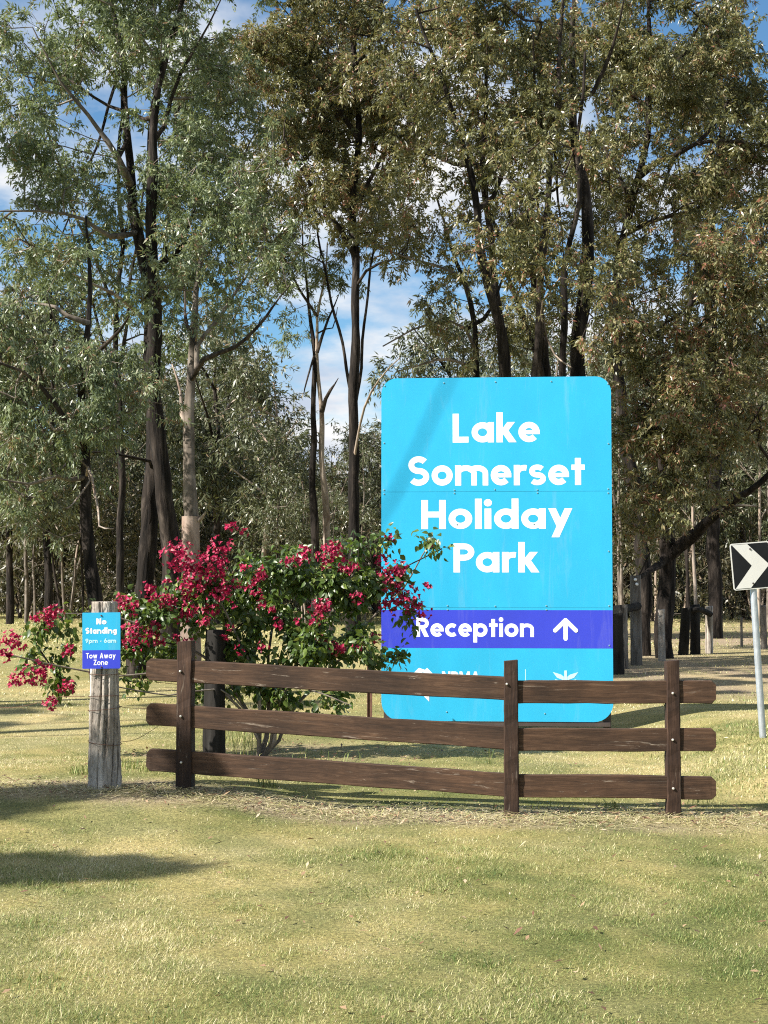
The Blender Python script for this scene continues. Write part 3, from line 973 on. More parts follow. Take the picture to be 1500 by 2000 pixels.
# --- two taller gums farther back that close the canopy on the right
for (D, u0, seed, trunk, blobs, lab) in (
    (34.0, 235, 111, [(236, 1000), (230, 760), (222, 600), (235, 450), (225, 300), (240, 120)],
     [(100, 330, 110, 70, 7), (60, 140, 100, 80, 7), (360, 330, 120, 110, 8), (300, 480, 120, 70, 8), (80, 520, 90, 60, 7), (320, 120, 120, 100, 8), (440, 160, 90, 100, 8), (200, 560, 70, 50, 6), (180, 20, 160, 70, 7), (440, 420, 80, 70, 8), (300, 640, 90, 60, 7)], 'grey-green gum half hidden behind the two dark stems of the tall gum'),
    (36.0, 692, 112, [(692, 1000), (693, 800), (694, 600), (690, 420), (660, 250), (640, 60)],
     [(560, 130, 110, 130, 9), (660, 90, 110, 110, 9), (600, 300, 100, 90, 9), (700, 300, 90, 90, 8), (520, 390, 80, 80, 8), (760, 220, 90, 120, 9), (640, 430, 90, 50, 7), (500, 520, 60, 60, 6), (770, 420, 80, 60, 7)], 'gum half hidden behind the straight single dark trunk'),
    (37.0, 1060, 109, [(1062, 1000), (1068, 760), (1050, 560), (1040, 380), (1060, 200), (1050, 20)],
     [(1040, 130, 130, 140, 9), (930, 260, 120, 110, 8), (1130, 320, 110, 110, 9), (1000, 470, 110, 90, 7), (1120, 560, 80, 90, 7), (850, 80, 110, 110, 7), (1040, 650, 90, 60, 6), (1180, 120, 90, 120, 8), (900, 530, 60, 50, 4)], 'gum half hidden behind the stems of the many-stemmed ironbark'),
    (39.0, 1395, 110, [(1395, 1050), (1400, 800), (1385, 600), (1400, 400), (1420, 200), (1410, 20)],
     [(1400, 150, 130, 140, 9), (1300, 250, 110, 120, 9), (1480, 320, 110, 140, 9), (1360, 440, 120, 100, 9), (1230, 560, 80, 110, 8), (1450, 560, 110, 120, 9), (1330, 700, 120, 90, 8), (1470, 760, 80, 90, 7), (1240, 60, 100, 100, 8), (1200, 420, 60, 90, 7), (1400, 880, 90, 60, 6)], 'gum half hidden behind the crown of the spreading brown-olive gum')):
    t = Tree(seed)
    b0 = base_at(u0, D)
    t.limb([b0] + px(trunk, D), 0.1 if seed > 110 else 0.2, 0.03, 'trunk', 'bark_dark', depth=0.5)
    for k in range(6):
        a, b = trunk[1 + k % 5], blobs[k][:2]
        t.limb(px([a, ((a[0] + b[0]) / 2, (a[1] + b[1]) / 2 + 15), b], D), 0.045 if seed > 110 else 0.07, 0.012, 'limb', 'bark_dark', depth=(-1) ** k * 0.8)
    for a in blobs: pblob(t, D, *a)
    t.grow()
    t.build('gum_tree', b0, lab, 'leaf_sage' if seed == 111 else 'leaf_olive', per=80, twig_mat='twig_dark', L=0.14, W=0.042, tint=(0.42, 0.22))
    count(t)

def copy_tree(o, parent=None):
    c = o.copy()
    col.objects.link(c)
    c.parent = parent
    for ch in o.children: copy_tree(ch, c)
    return c


# --- mid-distance gums beyond the lawn: three shapes, copied
def mid_tree(seed, h, bark, label, group):
    t = Tree(seed)
    g = t.g
    lean = g.normal(0, 0.25, 2)
    tr = [(0, 0, -0.1), (lean[0] * .3, lean[1] * .3, h * .25), (lean[0], lean[1], h * .5), (lean[0] * 1.6, lean[1] * 1.3, h * .75), (lean[0] * 1.3, lean[1], h * .97)]
    t.limb([Vector(p) for p in tr], 0.013 * h, 0.03, 'trunk', bark, step=0.6, wob=0.06)
    for q in range(5):
        z = h * (0.42 + 0.1 * q); a = q * 2.4 + seed; L_ = h * 0.2 * (1.1 - 0.1 * q)
        t.limb([Vector((lean[0] * z / h * 1.8, lean[1] * z / h * 1.8, z)), Vector((math.cos(a) * L_ * .5, math.sin(a) * L_ * .5, z + L_ * .5)), Vector((math.cos(a) * L_, math.sin(a) * L_, z + L_ * 1.05))], 0.005 * h, 0.02, 'limb', bark, step=0.6)
    for q in range(15):
        z = h * (0.30 + 0.68 * g.random()); w = 0.19 * h * math.sin(math.pi * min(1, max(0.16, (z / h - 0.12)))) + .25; a = g.random() * 6.28; rr = w * math.sqrt(g.random())
        t.blob((rr * math.cos(a), rr * math.sin(a), z), (h * .10, h * .10, h * .07), 22, 1.0)
    t.grow()
    return t.build('distant_gum', (0, 0, 0), label, 'leaf_far', per=46, L=0.27, W=0.065, twig=0.7, group=group)


def slim_tree(seed, h, bark):
    t = Tree(seed); g = t.g
    t.limb([Vector((0, 0, -.1)), Vector((g.normal() * .1, 0, h * .35)), Vector((g.normal() * .2, g.normal() * .2, h * .7)), Vector((g.normal() * .3, 0, h))], 0.0065 * h, 0.012, 'trunk', bark, step=0.5, wob=0.03)
    for q in range(5):
        z = h * (.35 + .13 * q); a = q * 2.6 + seed; l_ = h * .09
        t.limb([Vector((0, 0, z)), Vector((math.cos(a) * l_, math.sin(a) * l_, z + l_ * 1.3))], .02, .008, 'limb', 'twig', step=.3)
    for q in range(7):
        z = h * (.55 + .45 * g.random()); a = g.random() * 6.28; rr = h * .09 * math.sqrt(g.random())
        t.blob((rr * math.cos(a), rr * math.sin(a), z), (h * .06, h * .06, h * .04), 12, .6)
    t.grow()
    return t.build('slim_gum', (0, 0, 0), 'slim gum', 'leaf_far', per=40, L=0.2, W=0.055, twig=0.5)


slims = [slim_tree(211, 9.5, 'bark_pale'), slim_tree(212, 8.5, 'bark_dark'), slim_tree(213, 10.5, 'twig')]
uss = [0, 0, 0]
rs2 = random.Random(17)
for k in range(34):
    u = rs2.choice([rs2.uniform(-30, 740), rs2.uniform(0, 740), rs2.uniform(1195, 1510)]); D = rs2.uniform(43, 72); kd = k % 3
    o = slims[kd] if not uss[kd] else copy_tree(slims[kd])
    uss[kd] += 1
    o.location = base_at(u, D); o.rotation_euler = (R(rs2.uniform(-2, 2)), R(rs2.uniform(-3, 3)), k)
    q_ = rs2.uniform(.75, 1.15) * (0.55 if 515 < u < 770 else 1.0); o.scale = (q_, q_, q_)
    zone = ('behind the leafy drooping gum', 'behind the magenta bush', 'behind the blue sign', 'behind the old yard posts')[(u > 255) + (u > 760) + (u > 1190)]
    bk = ('pale', 'black', 'grey')[kd]
    tag(o, 'slim straight ' + bk + ' gum stem in the open wood ' + zone, group='slim ' + bk + ' gum stems ' + zone)

protos = [mid_tree(201, 12.5, 'bark_mid', 'grey-barked gum standing beyond the far edge of the lawn', 'grey-barked gums beyond the lawn'),
          mid_tree(202, 10.5, 'bark_pale', 'pale-barked gum standing beyond the far edge of the lawn', 'pale-barked gums beyond the lawn'),
          mid_tree(203, 11.5, 'bark_dark', 'dark-barked gum standing beyond the far edge of the lawn', 'dark-barked gums beyond the lawn')]
used = [0, 0, 0]
spots = [(20, 52, 2, 1.0), (62, 66, 1, 1.0), (95, 48, 2, 1.0), (118, 60, 0, 1.05), (215, 58, 1, 1.0), (240, 72, 0, 1.1), (345, 62, 2, 1.0), (425, 52, 0, .98), (470, 60, 2, 1.0),
         (505, 50, 1, .85), (545, 66, 0, 0.8), (585, 74, 1, .7), (655, 70, 1, 0.66), (700, 56, 2, .62), (735, 64, 0, .68), (790, 70, 1, 0.9), (1215, 60, 1, 1.0), (1240, 74, 2, 1.1), (1340, 56, 1, .9),
         (1365, 68, 0, 1.0), (1400, 62, 1, 1.0), (1428, 76, 1, 1.0), (1455, 58, 0, 1.0), (1492, 66, 2, 1.05), (-40, 58, 0, 1.0), (1545, 54, 1, 1.0), (160, 80, 0, 1.0), (300, 84, 1, 1.0), (395, 78, 2, 1.0), (880, 60, 2, 1.1), (1010, 66, 0, 1.1), (1110, 58, 1, 1.1), (520, 84, 2, 0.9), (630, 90, 0, 0.7)]
for k, (u, D, kd, s_) in enumerate(spots):
    o = protos[kd] if not used[kd] else copy_tree(protos[kd])
    used[kd] += 1
    b = base_at(u, D)
    o.location = b
    o.rotation_euler = (0, 0, k * 2.1)
    o.scale = (s_, s_, s_ * (0.92 + 0.16 * random.random()))
    zone = ('behind the leafy drooping gum', 'behind the magenta bush', 'behind the blue sign', 'behind the old yard posts')[(u > 255) + (u > 760) + (u > 1190)]
    bk = ('grey', 'pale', 'dark')[kd]
    tag(o, bk + '-barked gum at the far edge of the lawn ' + zone, group=bk + '-barked gums ' + zone)


# --- scrubby saplings under the trees at the far edge of the lawn
def sapling(seed, h):
    t = Tree(seed); g = t.g
    for q in range(4):
        a = q * 1.7 + seed; L_ = h * (0.25 + .15 * g.random())
        t.limb([Vector((0.1 * math.cos(a), 0.1 * math.sin(a), -.05)), Vector((math.cos(a) * L_ * .4, math.sin(a) * L_ * .4, h * .5)), Vector((math.cos(a) * L_, math.sin(a) * L_, h * .95))], 0.05, 0.012, 'trunk', ('twig', 'bark_pale', 'bark_mid', 'twig')[q], step=0.4)
    for q in range(12):
        a = g.random() * 6.28; rr = h * .42 * math.sqrt(g.random())
        t.blob((rr * math.cos(a), rr * math.sin(a), h * (.12 + .85 * g.random())), (h * .16, h * .16, h * .12), 13, 0.8)
    t.grow()
    return t.build('scrub_sapling', (0, 0, 0), 'scrubby grey-brown sapling thicket under the far trees', 'leaf_scrub', per=32, L=0.24, W=0.06, twig=0.55, group='scrub saplings along the far edge of the lawn', cat='sapling')


saps = [sapling(301, 4.2), sapling(302, 5.2)]
useds = [0, 0]
rs = random.Random(5)
for k in range(68):
    u = -80 + k * 24.5 + rs.uniform(-14, 14)
    D = rs.choice([56, 62, 66, 70, 76, 84]) + rs.uniform(-2, 2)
    if 760 < u < 1180 and k % 2: continue
    kd = k % 2
    o = saps[kd] if not useds[kd] else copy_tree(saps[kd])
    useds[kd] += 1
    o.location = base_at(u, D)
    o.rotation_euler = (0, 0, k * 1.3)
    s_ = rs.uniform(0.75, 1.35)
    o.scale = (s_, s_, s_ * rs.uniform(0.9, 1.2))
    zone = ('behind the leafy drooping gum', 'behind the magenta bush', 'behind the blue sign', 'behind the old yard posts')[(u > 255) + (u > 760) + (u > 1190)]
    wd = ('low spreading', 'taller upright')[kd]
    tag(o, wd + ' grey-brown scrub sapling far off ' + zone, group=wd + ' scrub ' + zone)


# --- the wood farther back reads as one mass
def far_wood():
    g = np.random.default_rng(77)
    Vs = []; q = []; ts = []; off = 0
    n = 700
    D = 88 + 60 * g.random(n); x = (g.random(n) * 2 - 1) * (0.36 * D + 12)
    h = 5 + 5.5 * g.random(n)
    k = 170
    ix = np.repeat(np.arange(n), k)
    zz = 0.08 + 0.9 * g.random(len(ix))
    w = (0.8 + 1.5 * np.sin(np.pi * np.clip(zz, .15, 1) ** 1.2))
    b = np.stack([x[ix] + g.normal(size=len(ix)) * w * .75, D[ix] + g.normal(size=len(ix)) * w * .75, zg(x[ix], D[ix]) + h[ix] * zz], 1)
    ld = unit(g.normal(size=b.shape) + np.array([0, 0, -.7])); sd = unit(np.cross(ld, g.normal(size=b.shape)))
    l = (0.45 * (0.5 + g.random(len(ix))))[:, None]; ww = (0.13 * (0.6 + g.random(len(ix))))[:, None]
    V = np.stack([b, b + ld * l * .45 + sd * ww * .5, b + ld * l, b + ld * l * .45 - sd * ww * .5], 1).reshape(-1, 3)
    i = np.arange(len(ix))[:, None] * 4
    tt = np.clip(0.45 + g.normal(0, .18, n)[ix] + g.normal(0, .2, len(ix)), 0, 1)
    o = fast_mesh('distant_wood', V, [i + np.array([[0, 1, 2, 3]])], M['leaf_scrub'], attrs={'tint': np.repeat(tt, 4)})
    tag(o, 'hazy grey-green wood filling the distance behind the gums', 'wood', kind='stuff')
    mb = MB()
    for j in range(0, n, 2):
        z0 = gz(x[j], D[j]) - .1
        mb.tube([(x[j], D[j], z0), (x[j] + g.normal() * .25, D[j], z0 + h[j] * .5), (x[j] + g.normal() * .5, D[j], z0 + h[j] * .95)], [0.11, .08, .03], 5, False)
    st = mb.build('distant_stems', M['bark_pale'])
    tag(st, 'thin pale stems standing in the far wood', 'wood', kind='stuff')


far_wood()


# --- gums standing out of the picture to the left; their shade falls on the lawn and the sign
def shade_tree(seed, base, label, blobs, limbs, trunk, per=130, L=0.14, W=0.03, mul=1):
    t = Tree(seed)
    t.limb([Vector(p) for p in trunk], 0.17, 0.04, 'trunk', 'bark_mid')
    for l_, r0, r1 in limbs:
        t.limb([Vector(p) for p in l_], r0, r1, 'limb', 'bark_mid', wob=0.02)
    for c, r, n in blobs: t.blob(c, r, n * mul, 0.25)
    t.grow()
    t.build('gum_tree', base, label, 'leaf_sage', per=per, L=L, W=W, twig=0.22)
    count(t)


def up_sun(p, t_):
    return Vector(p) + SUNV * t_


def sh(u, v, t_):
    """the point t_ metres toward the sun from the lawn seen at a pixel"""
    D = CAMZ / ((v - 1135) / FPX)
    return up_sun((P(u, v, D).x, D, 0), t_)


bA = Vector((-10.5, 4.6, gz(-10.5, 4.6) - .05))
c1 = sh(20, 1690, 9.5); c2 = sh(150, 1685, 9.5); c3 = sh(40, 1580, 9.0); c4 = sh(250, 1570, 9.0); c5 = sh(-150, 1620, 10)
shade_tree(401, bA, 'gum standing left of the lawn just outside the photograph', [
    (c1, (.42, .12, .10), 46), (c2, (.30, .08, .06), 18), (c3, (.55, .12, .10), 60), (c4, (.65, .05, .05), 30), (c5, (.25, .3, .2), 20), ((-15, 3.5, 8.0), (1.2, 1.4, 1.0), 60)],
    [([(-10.6, 5.0, 4.5), (c1 + c3) / 2 + Vector((-.5, 0, -.3)), (c1 + c2) / 2], .06, .02), ([(-10.6, 5.0, 4.8), c3 + Vector((-.6, .2, -.4)), c4], .06, .02)],
    [bA, (-10.55, 4.8, 2.4), (-10.6, 5.0, 4.6), (-11.5, 4.8, 6.5), (-13, 4.2, 8.2)])
bB = Vector((-11.6, 11.2, gz(-11.6, 11.2) - .05))
e1 = up_sun(P(872, 725, 15), 9.0); e2 = up_sun(P(748, 935, 15), 9.0)
d_ = (e1 - e2)
shade_tree(402, bB, 'gum with one bare leaning limb left of the bush outside the photograph', [
    ((-16.0, 11.5, 9.5), (1.6, 1.6, 1.5), 80), ((-16, 11.0, 12.8), (1.3, 1.3, .8), 50)],
    [([(-11.6, 11.2, 4.0), (-8, 12.2, 4.6), e2 - d_ * 0.6, e2, e1, e1 + d_ * .6], .035, .006)],
    [bB, (-11.6, 11.2, 4), (-11.7, 11.2, 7.5), (-13.4, 11.2, 10.5), (-15, 11.2, 12.5)])
bC = Vector((-9.2, 16.5, gz(-9.2, 16.5) - .05))
shade_tree(403, bC, 'tall gum left of the drooping gum outside the photograph', [
    ((-7.4, 14.6, 10.0), (1.0, .35, .5), 34), ((-7.6, 16.4, 10.8), (1.1, .5, .5), 44), ((-8.4, 18.4, 10.6), (1.3, .5, .5), 44), ((-7.0, 17.4, 12.2), (1.0, .4, .4), 30), ((-8.6, 20.6, 11.2), (1.3, .6, .5), 40), ((-6.4, 15.6, 12.4), (.8, .3, .3), 18)],
    [([(-9.2, 16.5, 7.0), (-8.4, 15.5, 8.8), (-7.4, 14.6, 10.0)], .07, .02), ([(-9.2, 16.5, 7.5), (-8.8, 18.5, 9.4), (-8.5, 20.4, 11)], .07, .02), ([(-9.2, 16.5, 8.5), (-8, 17, 10.6), (-7.0, 17.4, 12)], .07, .02)],
    [bC, (-9.2, 16.5, 4), (-9.2, 16.5, 8.5), (-8.6, 16.8, 10.6)], per=60, L=0.24, W=0.07, mul=2)

# ------------------------------------------------------------------ lettering
def arc(cx, cy, rx, ry, a0, a1, n=None):
    n = n or max(6, int(abs(a1 - a0) / 9))
    return [(cx + rx * math.cos(R(a0 + (a1 - a0) * i / n)), cy + ry * math.sin(R(a0 + (a1 - a0) * i / n))) for i in range(n + 1)]


class Glyph:
    """polygons (triangles/quads) of one character, cap height 1"""
    def __init__(s, w): s.polys = []; s.w = w; s.adv = 0.6

    def stroke(s, pts, w=None, closed=False):
        w = w or s.w
        n = len(pts)
        L_, R_ = [], []
        for i in range(n):
            if closed: a, b = pts[(i - 1) % n], pts[(i + 1) % n]
            else: a, b = pts[max(i - 1, 0)], pts[min(i + 1, n - 1)]
            dx, dy = b[0] - a[0], b[1] - a[1]
            l = math.hypot(dx, dy) or 1
            nx_, ny_ = -dy / l * w / 2, dx / l * w / 2
            L_.append((pts[i][0] + nx_, pts[i][1] + ny_)); R_.append((pts[i][0] - nx_, pts[i][1] - ny_))
        m = n if closed else n - 1
        s.polys.append([[R_[i], R_[(i + 1) % n], L_[(i + 1) % n], L_[i]] for i in range(m)])
        return s

    def bar(s, x0, y0, x1, y1):
        s.polys.append([[(x0, y0), (x1, y0), (x1, y1), (x0, y1)]]); return s

    def para(s, x0, y0, x1, y1, hw):
        """slanted stroke with level ends, hw = its width along x"""
        if y0 > y1: x0, y0, x1, y1 = x1, y1, x0, y0
        s.polys.append([[(x0 - hw / 2, y0), (x0 + hw / 2, y0), (x1 + hw / 2, y1), (x1 - hw / 2, y1)]]); return s


def glyph(ch, w):
    G = Glyph(w)
    X = 0.70; h = w / 2; r = X / 2 - h; bx = 0.37 - h; A = 1.04
    o_ = lambda cx: G.stroke(arc(cx, X / 2, bx, r, 0, 360, 40)[:-1], closed=True)
    if ch == 'L': G.bar(0, 0, w, 1); G.bar(w * .5, 0, .54, w * .96); G.adv = .56
    elif ch == 'H': G.bar(0, 0, w, 1); G.bar(.77 - w, 0, .77, 1); G.bar(w * .5, .5 - h * .95, .77 - w * .5, .5 + h * .95); G.adv = .77
    elif ch in 'PR':
        G.bar(0, 0, w, 1); k = .30
        G.stroke([(w * .5, 1 - h)] + arc(.34, 1 - k, .30 - h + .04, k - h, 90, -90) + [(w * .5, 1 - 2 * k + h)], w * .96); G.adv = .64
        if ch == 'R': G.para(.33, .46, .56, 0, w * 1.2); G.adv = .68
    elif ch == 'N': G.bar(0, 0, w, 1); G.bar(.8 - w, 0, .8, 1); G.para(w * .62, 1, .8 - w * .62, 0, w * 1.2); G.adv = .8
    elif ch == 'M': G.bar(0, 0, w, 1); G.bar(.98 - w, 0, .98, 1); G.para(w * .6, 1, .49, .22, w * 1.1); G.para(.98 - w * .6, 1, .49, .22, w * 1.1); G.adv = .98
    elif ch == 'A': G.para(.13, 0, .43, 1, w * 1.1); G.para(.73, 0, .43, 1, w * 1.1); G.bar(.24, .2, .62, .2 + w * .85); G.adv = .86
    elif ch == 'T': G.bar(0, 1 - w * .95, .66, 1); G.bar(.33 - h, 0, .33 + h, 1 - w * .5); G.adv = .66
    elif ch == 'Z': G.bar(0, 1 - w * .9, .62, 1); G.bar(0, 0, .64, w * .9); G.para(w * .6, w * .4, .62 - w * .6, 1 - w * .4, w * 1.2); G.adv = .64
    elif ch in 'Ss':
        H = 1.02 if ch == 'S' else X + .01
        ww = w * (.98 if ch == 'S' else .86); hh = ww / 2
        ry = (H - ww) / 4; rx = (.27 if ch == 'S' else .205)
        cx = rx + hh
        G.stroke(arc(cx, H - hh - ry, rx * .95, ry, 33, 270, 22)[:-1] + arc(cx, hh + ry, rx, ry, 90, -147, 22), ww)
        G.adv = 2 * cx
    elif ch == 'o': o_(.37); G.adv = .74
    elif ch in 'adg':
        o_(.37)
        if ch == 'a': G.bar(.76 - w, 0, .76, X)
        if ch == 'd': G.bar(.76 - w, 0, .76, A)
        if ch == 'g': G.bar(.76 - w, -.02, .76, X); G.stroke(arc(.40, -.02, .36 - h, .26 - h, 0, -150), w * .9)
        G.adv = .76
    elif ch == 'p': o_(.39); G.bar(0, -.29, w, X); G.adv = .76
    elif ch == 'e':
        G.stroke(arc(.36, X / 2, bx - .01, r, 0, 318, 34)); G.bar(w * .6, X / 2 - w * .36, .72, X / 2 + w * .32); G.adv = .72
    elif ch == 'c': G.stroke(arc(.36, X / 2, bx, r, 48, 312, 28)); G.adv = .62
    elif ch in 'nm':
        G.bar(0, 0, w, X); a = .295
        aw = w * .92
        xs = [w - .02] if ch == 'n' else [w - .02, w - .02 + .40]
        for x0 in xs:
            cx = x0 + .19; G.stroke(arc(cx, X - .29, .19 + w / 2 - .015, .29 - aw / 2, 165, 0, 16) + [(cx + .19 + w / 2 - .015, 0)], aw)
        G.adv = xs[-1] + .38 + w - .02
    elif ch == 'r': G.bar(0, 0, w, X); G.stroke(arc(w + .16, X - .27, .24, .27 - w * .45, 165, 72, 8), w * .9); G.adv = .44
    elif ch == 'k': G.bar(0, 0, w, A); G.para(w * 1.05, .33, .50, X, w * 1.22); G.para(w * 1.2, .44, .55, 0, w * 1.25); G.adv = .66
    elif ch == 't': G.bar(.12, 0, .12 + w, .93); G.bar(0, X - w * .85, .46, X); G.adv = .46
    elif ch in 'li':
        G.bar(0, 0, w, A if ch == 'l' else X); G.adv = w
        if ch == 'i': G.stroke(arc(w / 2, .90, w * .30, w * .30, 0, 360, 16)[:-1], w * .6, True)
    elif ch == 'y': G.para(.11, X, .36, .10, w * 1.12); G.para(.62, X, .21, -.29, w * 1.12); G.adv = .73
    elif ch == 'w': G.para(.11, X, .30, 0, w * 1.0); G.para(.30, 0, .49, X, w); G.para(.49, X, .68, 0, w); G.para(.68, 0, .87, X, w); G.adv = .98
    elif ch in '69':
        sg = 1 if ch == '6' else -1
        fy = (lambda y: y) if ch == '6' else (lambda y: 1 - y)
        fx_ = (lambda x: x) if ch == '6' else (lambda x: .7 - x)
        G.stroke([(fx_(x), fy(y)) for x, y in arc(.35, .33, .35 - h, .33 - h, 0, 360, 36)[:-1]], closed=True)
        G.para(fx_(.10 + h * .3), fy(.42), fx_(.46), fy(1.0), w * 1.1); G.adv = .7
    elif ch == '-': G.bar(.04, .30, .36, .30 + w * .9); G.adv = .4
    else: G.adv = .34
    return G


def lettering(text, x0, x1, zb, cap, y, mat, parent, w=0.212, track=0.085, name='lettering'):
    """flat letters on a board that faces -y, fitted between x0 and x1; one mesh for each word"""
    gl = [glyph(c, w) for c in text]
    tot = sum(g.adv for g in gl) + track * (len(gl) - 1)
    kx = (x1 - x0) / tot
    cur = 0
    V, F = [], []

    def flush():
        nonlocal V, F
        if V:
            me = bpy.data.meshes.new(name); me.from_pydata(V, [], F); me.update(); me.materials.append(mat)
            link(bpy.data.objects.new(name, me), parent)
        V, F = [], []
    for c, g in zip(text, gl):
        if c == ' ': flush()
        for li, layer in enumerate(g.polys):
            for poly in layer:
                b = len(V)
                V += [(x0 + (cur + p[0]) * kx, y - li * 0.00012, zb + p[1] * cap) for p in poly]
                F.append([b + i for i in range(len(poly))])
        cur += g.adv + track
    flush()


def rounded(x0, x1, z0, z1, rs, n=8):
    """outline counter-clockwise seen from the front; rs = radii bottom-left, bottom-right, top-right, top-left"""
    out = []
    for (cx, cz, r, a) in ((x0 + rs[0], z0 + rs[0], rs[0], 180), (x1 - rs[1], z0 + rs[1], rs[1], 270), (x1 - rs[2], z1 - rs[2], rs[2], 0), (x0 + rs[3], z1 - rs[3], rs[3], 90)):
        if r < 1e-5: out.append((cx, cz))
        else: out += arc(cx, cz, r, r, a, a + 90, n)
    return out


def disc(mb, x, z, y0, y1, r, n=10):
    mb.prism(arc(x, z, r, r, 0, 360, n)[:-1], y0, y1)


# ------------------------------------------------------------------ the big park sign
DS = 15.0
sx = lambda u: (u - 969.5) * DS / FPX
cS = P(969.5, 1135, DS)
root = empty('park_sign', (cS.x, DS, gz(cS.x, DS)), R(-4))
tag(root, 'tall cyan park entrance sign with white lettering and a violet reception band', 'sign')
g0 = root.location.z
sz = lambda v: P(750, v, DS).z - g0
z0, z1, za, zb = sz(1409), sz(737), sz(960), sz(1187)
xl, xr = sx(744.5), sx(1194)
for (a, b, rr) in ((za + .0012, z1, (0, 0, .165, .165)), (zb + .0012, za - .0012, (0, 0, 0, 0)), (z0, zb - .0012, (.20, .20, 0, 0))):
    mb = MB(); mb.prism(rounded(xl, xr, a, b, rr), 0, 0.006)
    mb.build('panel', M['cyan'], root)
# white edge line where the print ends at the board's rim
mb = MB(); mb.prism(rounded(xl, xr, sz(1266), sz(1191.5), (0, 0, 0, 0)), -0.0005, 0.001)
band = mb.build('violet_band', M['violet'], root)
Yt = -0.0009
for txt, a, b, base, cap in (('Lake', 885, 1055, 864, 57), ('Somerset', 797, 1142, 948, 57), ('Holiday', 823, 1117, 1033, 57), ('Park', 886, 1052, 1118, 57)):
    lettering(txt, sx(a), sx(b), sz(base), cap * DS / FPX, Yt, M['white'], root)
lettering('Reception', sx(813), sx(1042), sz(1244), 37.5 * DS / FPX, Yt, M['white'], root, w=.205)
# arrow
mb = MB()
aw = 3.8 * DS / FPX
def cap_line(mb, pts, w, y):
    G = Glyph(w); G.stroke(pts, w)
    k = 0
    for poly in G.polys[0]: mb.prism(poly, y, y + .0004)
    for p in (pts[0], pts[-1]): disc(mb, p[0], p[1], y - .0005, y, w / 2, 12)
q = lambda u, v: (sx(u), sz(v))
for j, pts in enumerate(([q(1103, 1247), q(1103, 1213)], [q(1083, 1231), q(1103, 1211)], [q(1123, 1231), q(1103, 1211)])):
    cap_line(mb, pts, 8.2 * DS / FPX, Yt - .0012 * j)
mb.build('arrow', M['white'], root)
# the two small emblems along the foot, most of them behind the fence rail
def polyshape(name, polys, mat, y=Yt):
    mb = MB()
    for j, pl in enumerate(polys):
        pts = [q(*p) for p in pl]
        ar = sum(pts[i][0] * pts[(i + 1) % len(pts)][1] - pts[(i + 1) % len(pts)][0] * pts[i][1] for i in range(len(pts)))
        if ar < 0: pts.reverse()
        mb.prism(pts, y - .0006 * j, y - .0006 * j + .0004)
    return mb.build(name, mat, root)
polyshape('chevron_emblem', [
    [(803, 1320), (818, 1305), (826, 1313), (803, 1336), (795, 1328)], [(818, 1305), (826, 1313), (846, 1333), (854, 1325), (834, 1305), (830, 1309)],
    [(795, 1328), (803, 1320), (838, 1355), (838, 1371)], [(854, 1325), (846, 1333), (830, 1349), (838, 1357), (860, 1335)]], M['white'])
lettering('NRMA', sx(863), sx(937), sz(1337), 25 * DS / FPX, Yt, M['white'], root, w=.21, track=.09)
polyshape('divider_line', [[(1024.4, 1307), (1025.8, 1307), (1025.8, 1352), (1024.4, 1352)]], M['pale'])
polyshape('crest', [
    [(1078, 1312), (1094, 1317), (1099, 1321), (1099, 1328), (1086, 1323)], [(1127, 1312), (1111, 1317), (1106, 1321), (1106, 1328), (1119, 1323)],
    [(1100, 1309), (1105, 1309), (1106, 1345), (1099, 1345)], [(1082, 1326), (1094, 1329), (1090, 1346), (1084, 1338)], [(1123, 1326), (1111, 1329), (1115, 1346), (1121, 1338)]], M['pale'])
# rivets
mb_list = [(868, 747), (969, 746), (1078, 746), (751, 752), (1188, 752), (750, 956), (750, 964), (888, 957), (888, 963), (1050, 957), (1050, 963), (1187, 956), (1187, 964), (967, 956), (967, 1184),
           (874, 1183), (874, 1191), (1066, 1183), (1066, 1191), (1187, 1183), (1187, 1077), (1188, 868), (750, 864), (893, 1024), (1043, 1024), (872, 1391), (1062, 1393), (1187, 1260), (750, 1120)]
proto_r = None
for (u, v) in mb_list:
    if proto_r is None:
        mb = MB(); mb.tube([(0, 0, 0), (0, -.0035, 0), (0, -.005, 0)], [.008, .0075, .003], 10)
        o = proto_r = mb.build('rivet', M['rivet'], root)
    else:
        o = link(proto_r.copy(), root)
    o.location = (sx(u), -.0012, sz(v))
# steel frame behind
for x_ in (xl + .06, xr - .06):
    mb = MB(); mb.box(x_ - .04, x_ + .04, .055, .135, -.1, z1 - .22)
    mb.build('post', M['steel_frame'], root, 0.004)
for z_ in (z0 - .028, za, zb, z1 - .2):
    mb = MB(); mb.box(xl + .05, xr - .03, .0065, .0535, z_ - .022, z_ + .022)
    mb.build('cross_rail', M['steel_frame'], root, 0.003)

# ------------------------------------------------------------------ timber rail fence
fr = empty('timber_fence', (POST2.x, POST2.y, gz(POST2.x, POST2.y)))
tag(fr, 'dark stained timber fence of three posts and three low rails across the lawn', 'fence')
fo = fr.location
PW, PD = 0.095, 0.09


def place_on(o, base, ang):
    o.location = Vector(base) - fo
    o.rotation_euler = (0, 0, ang)
    return o


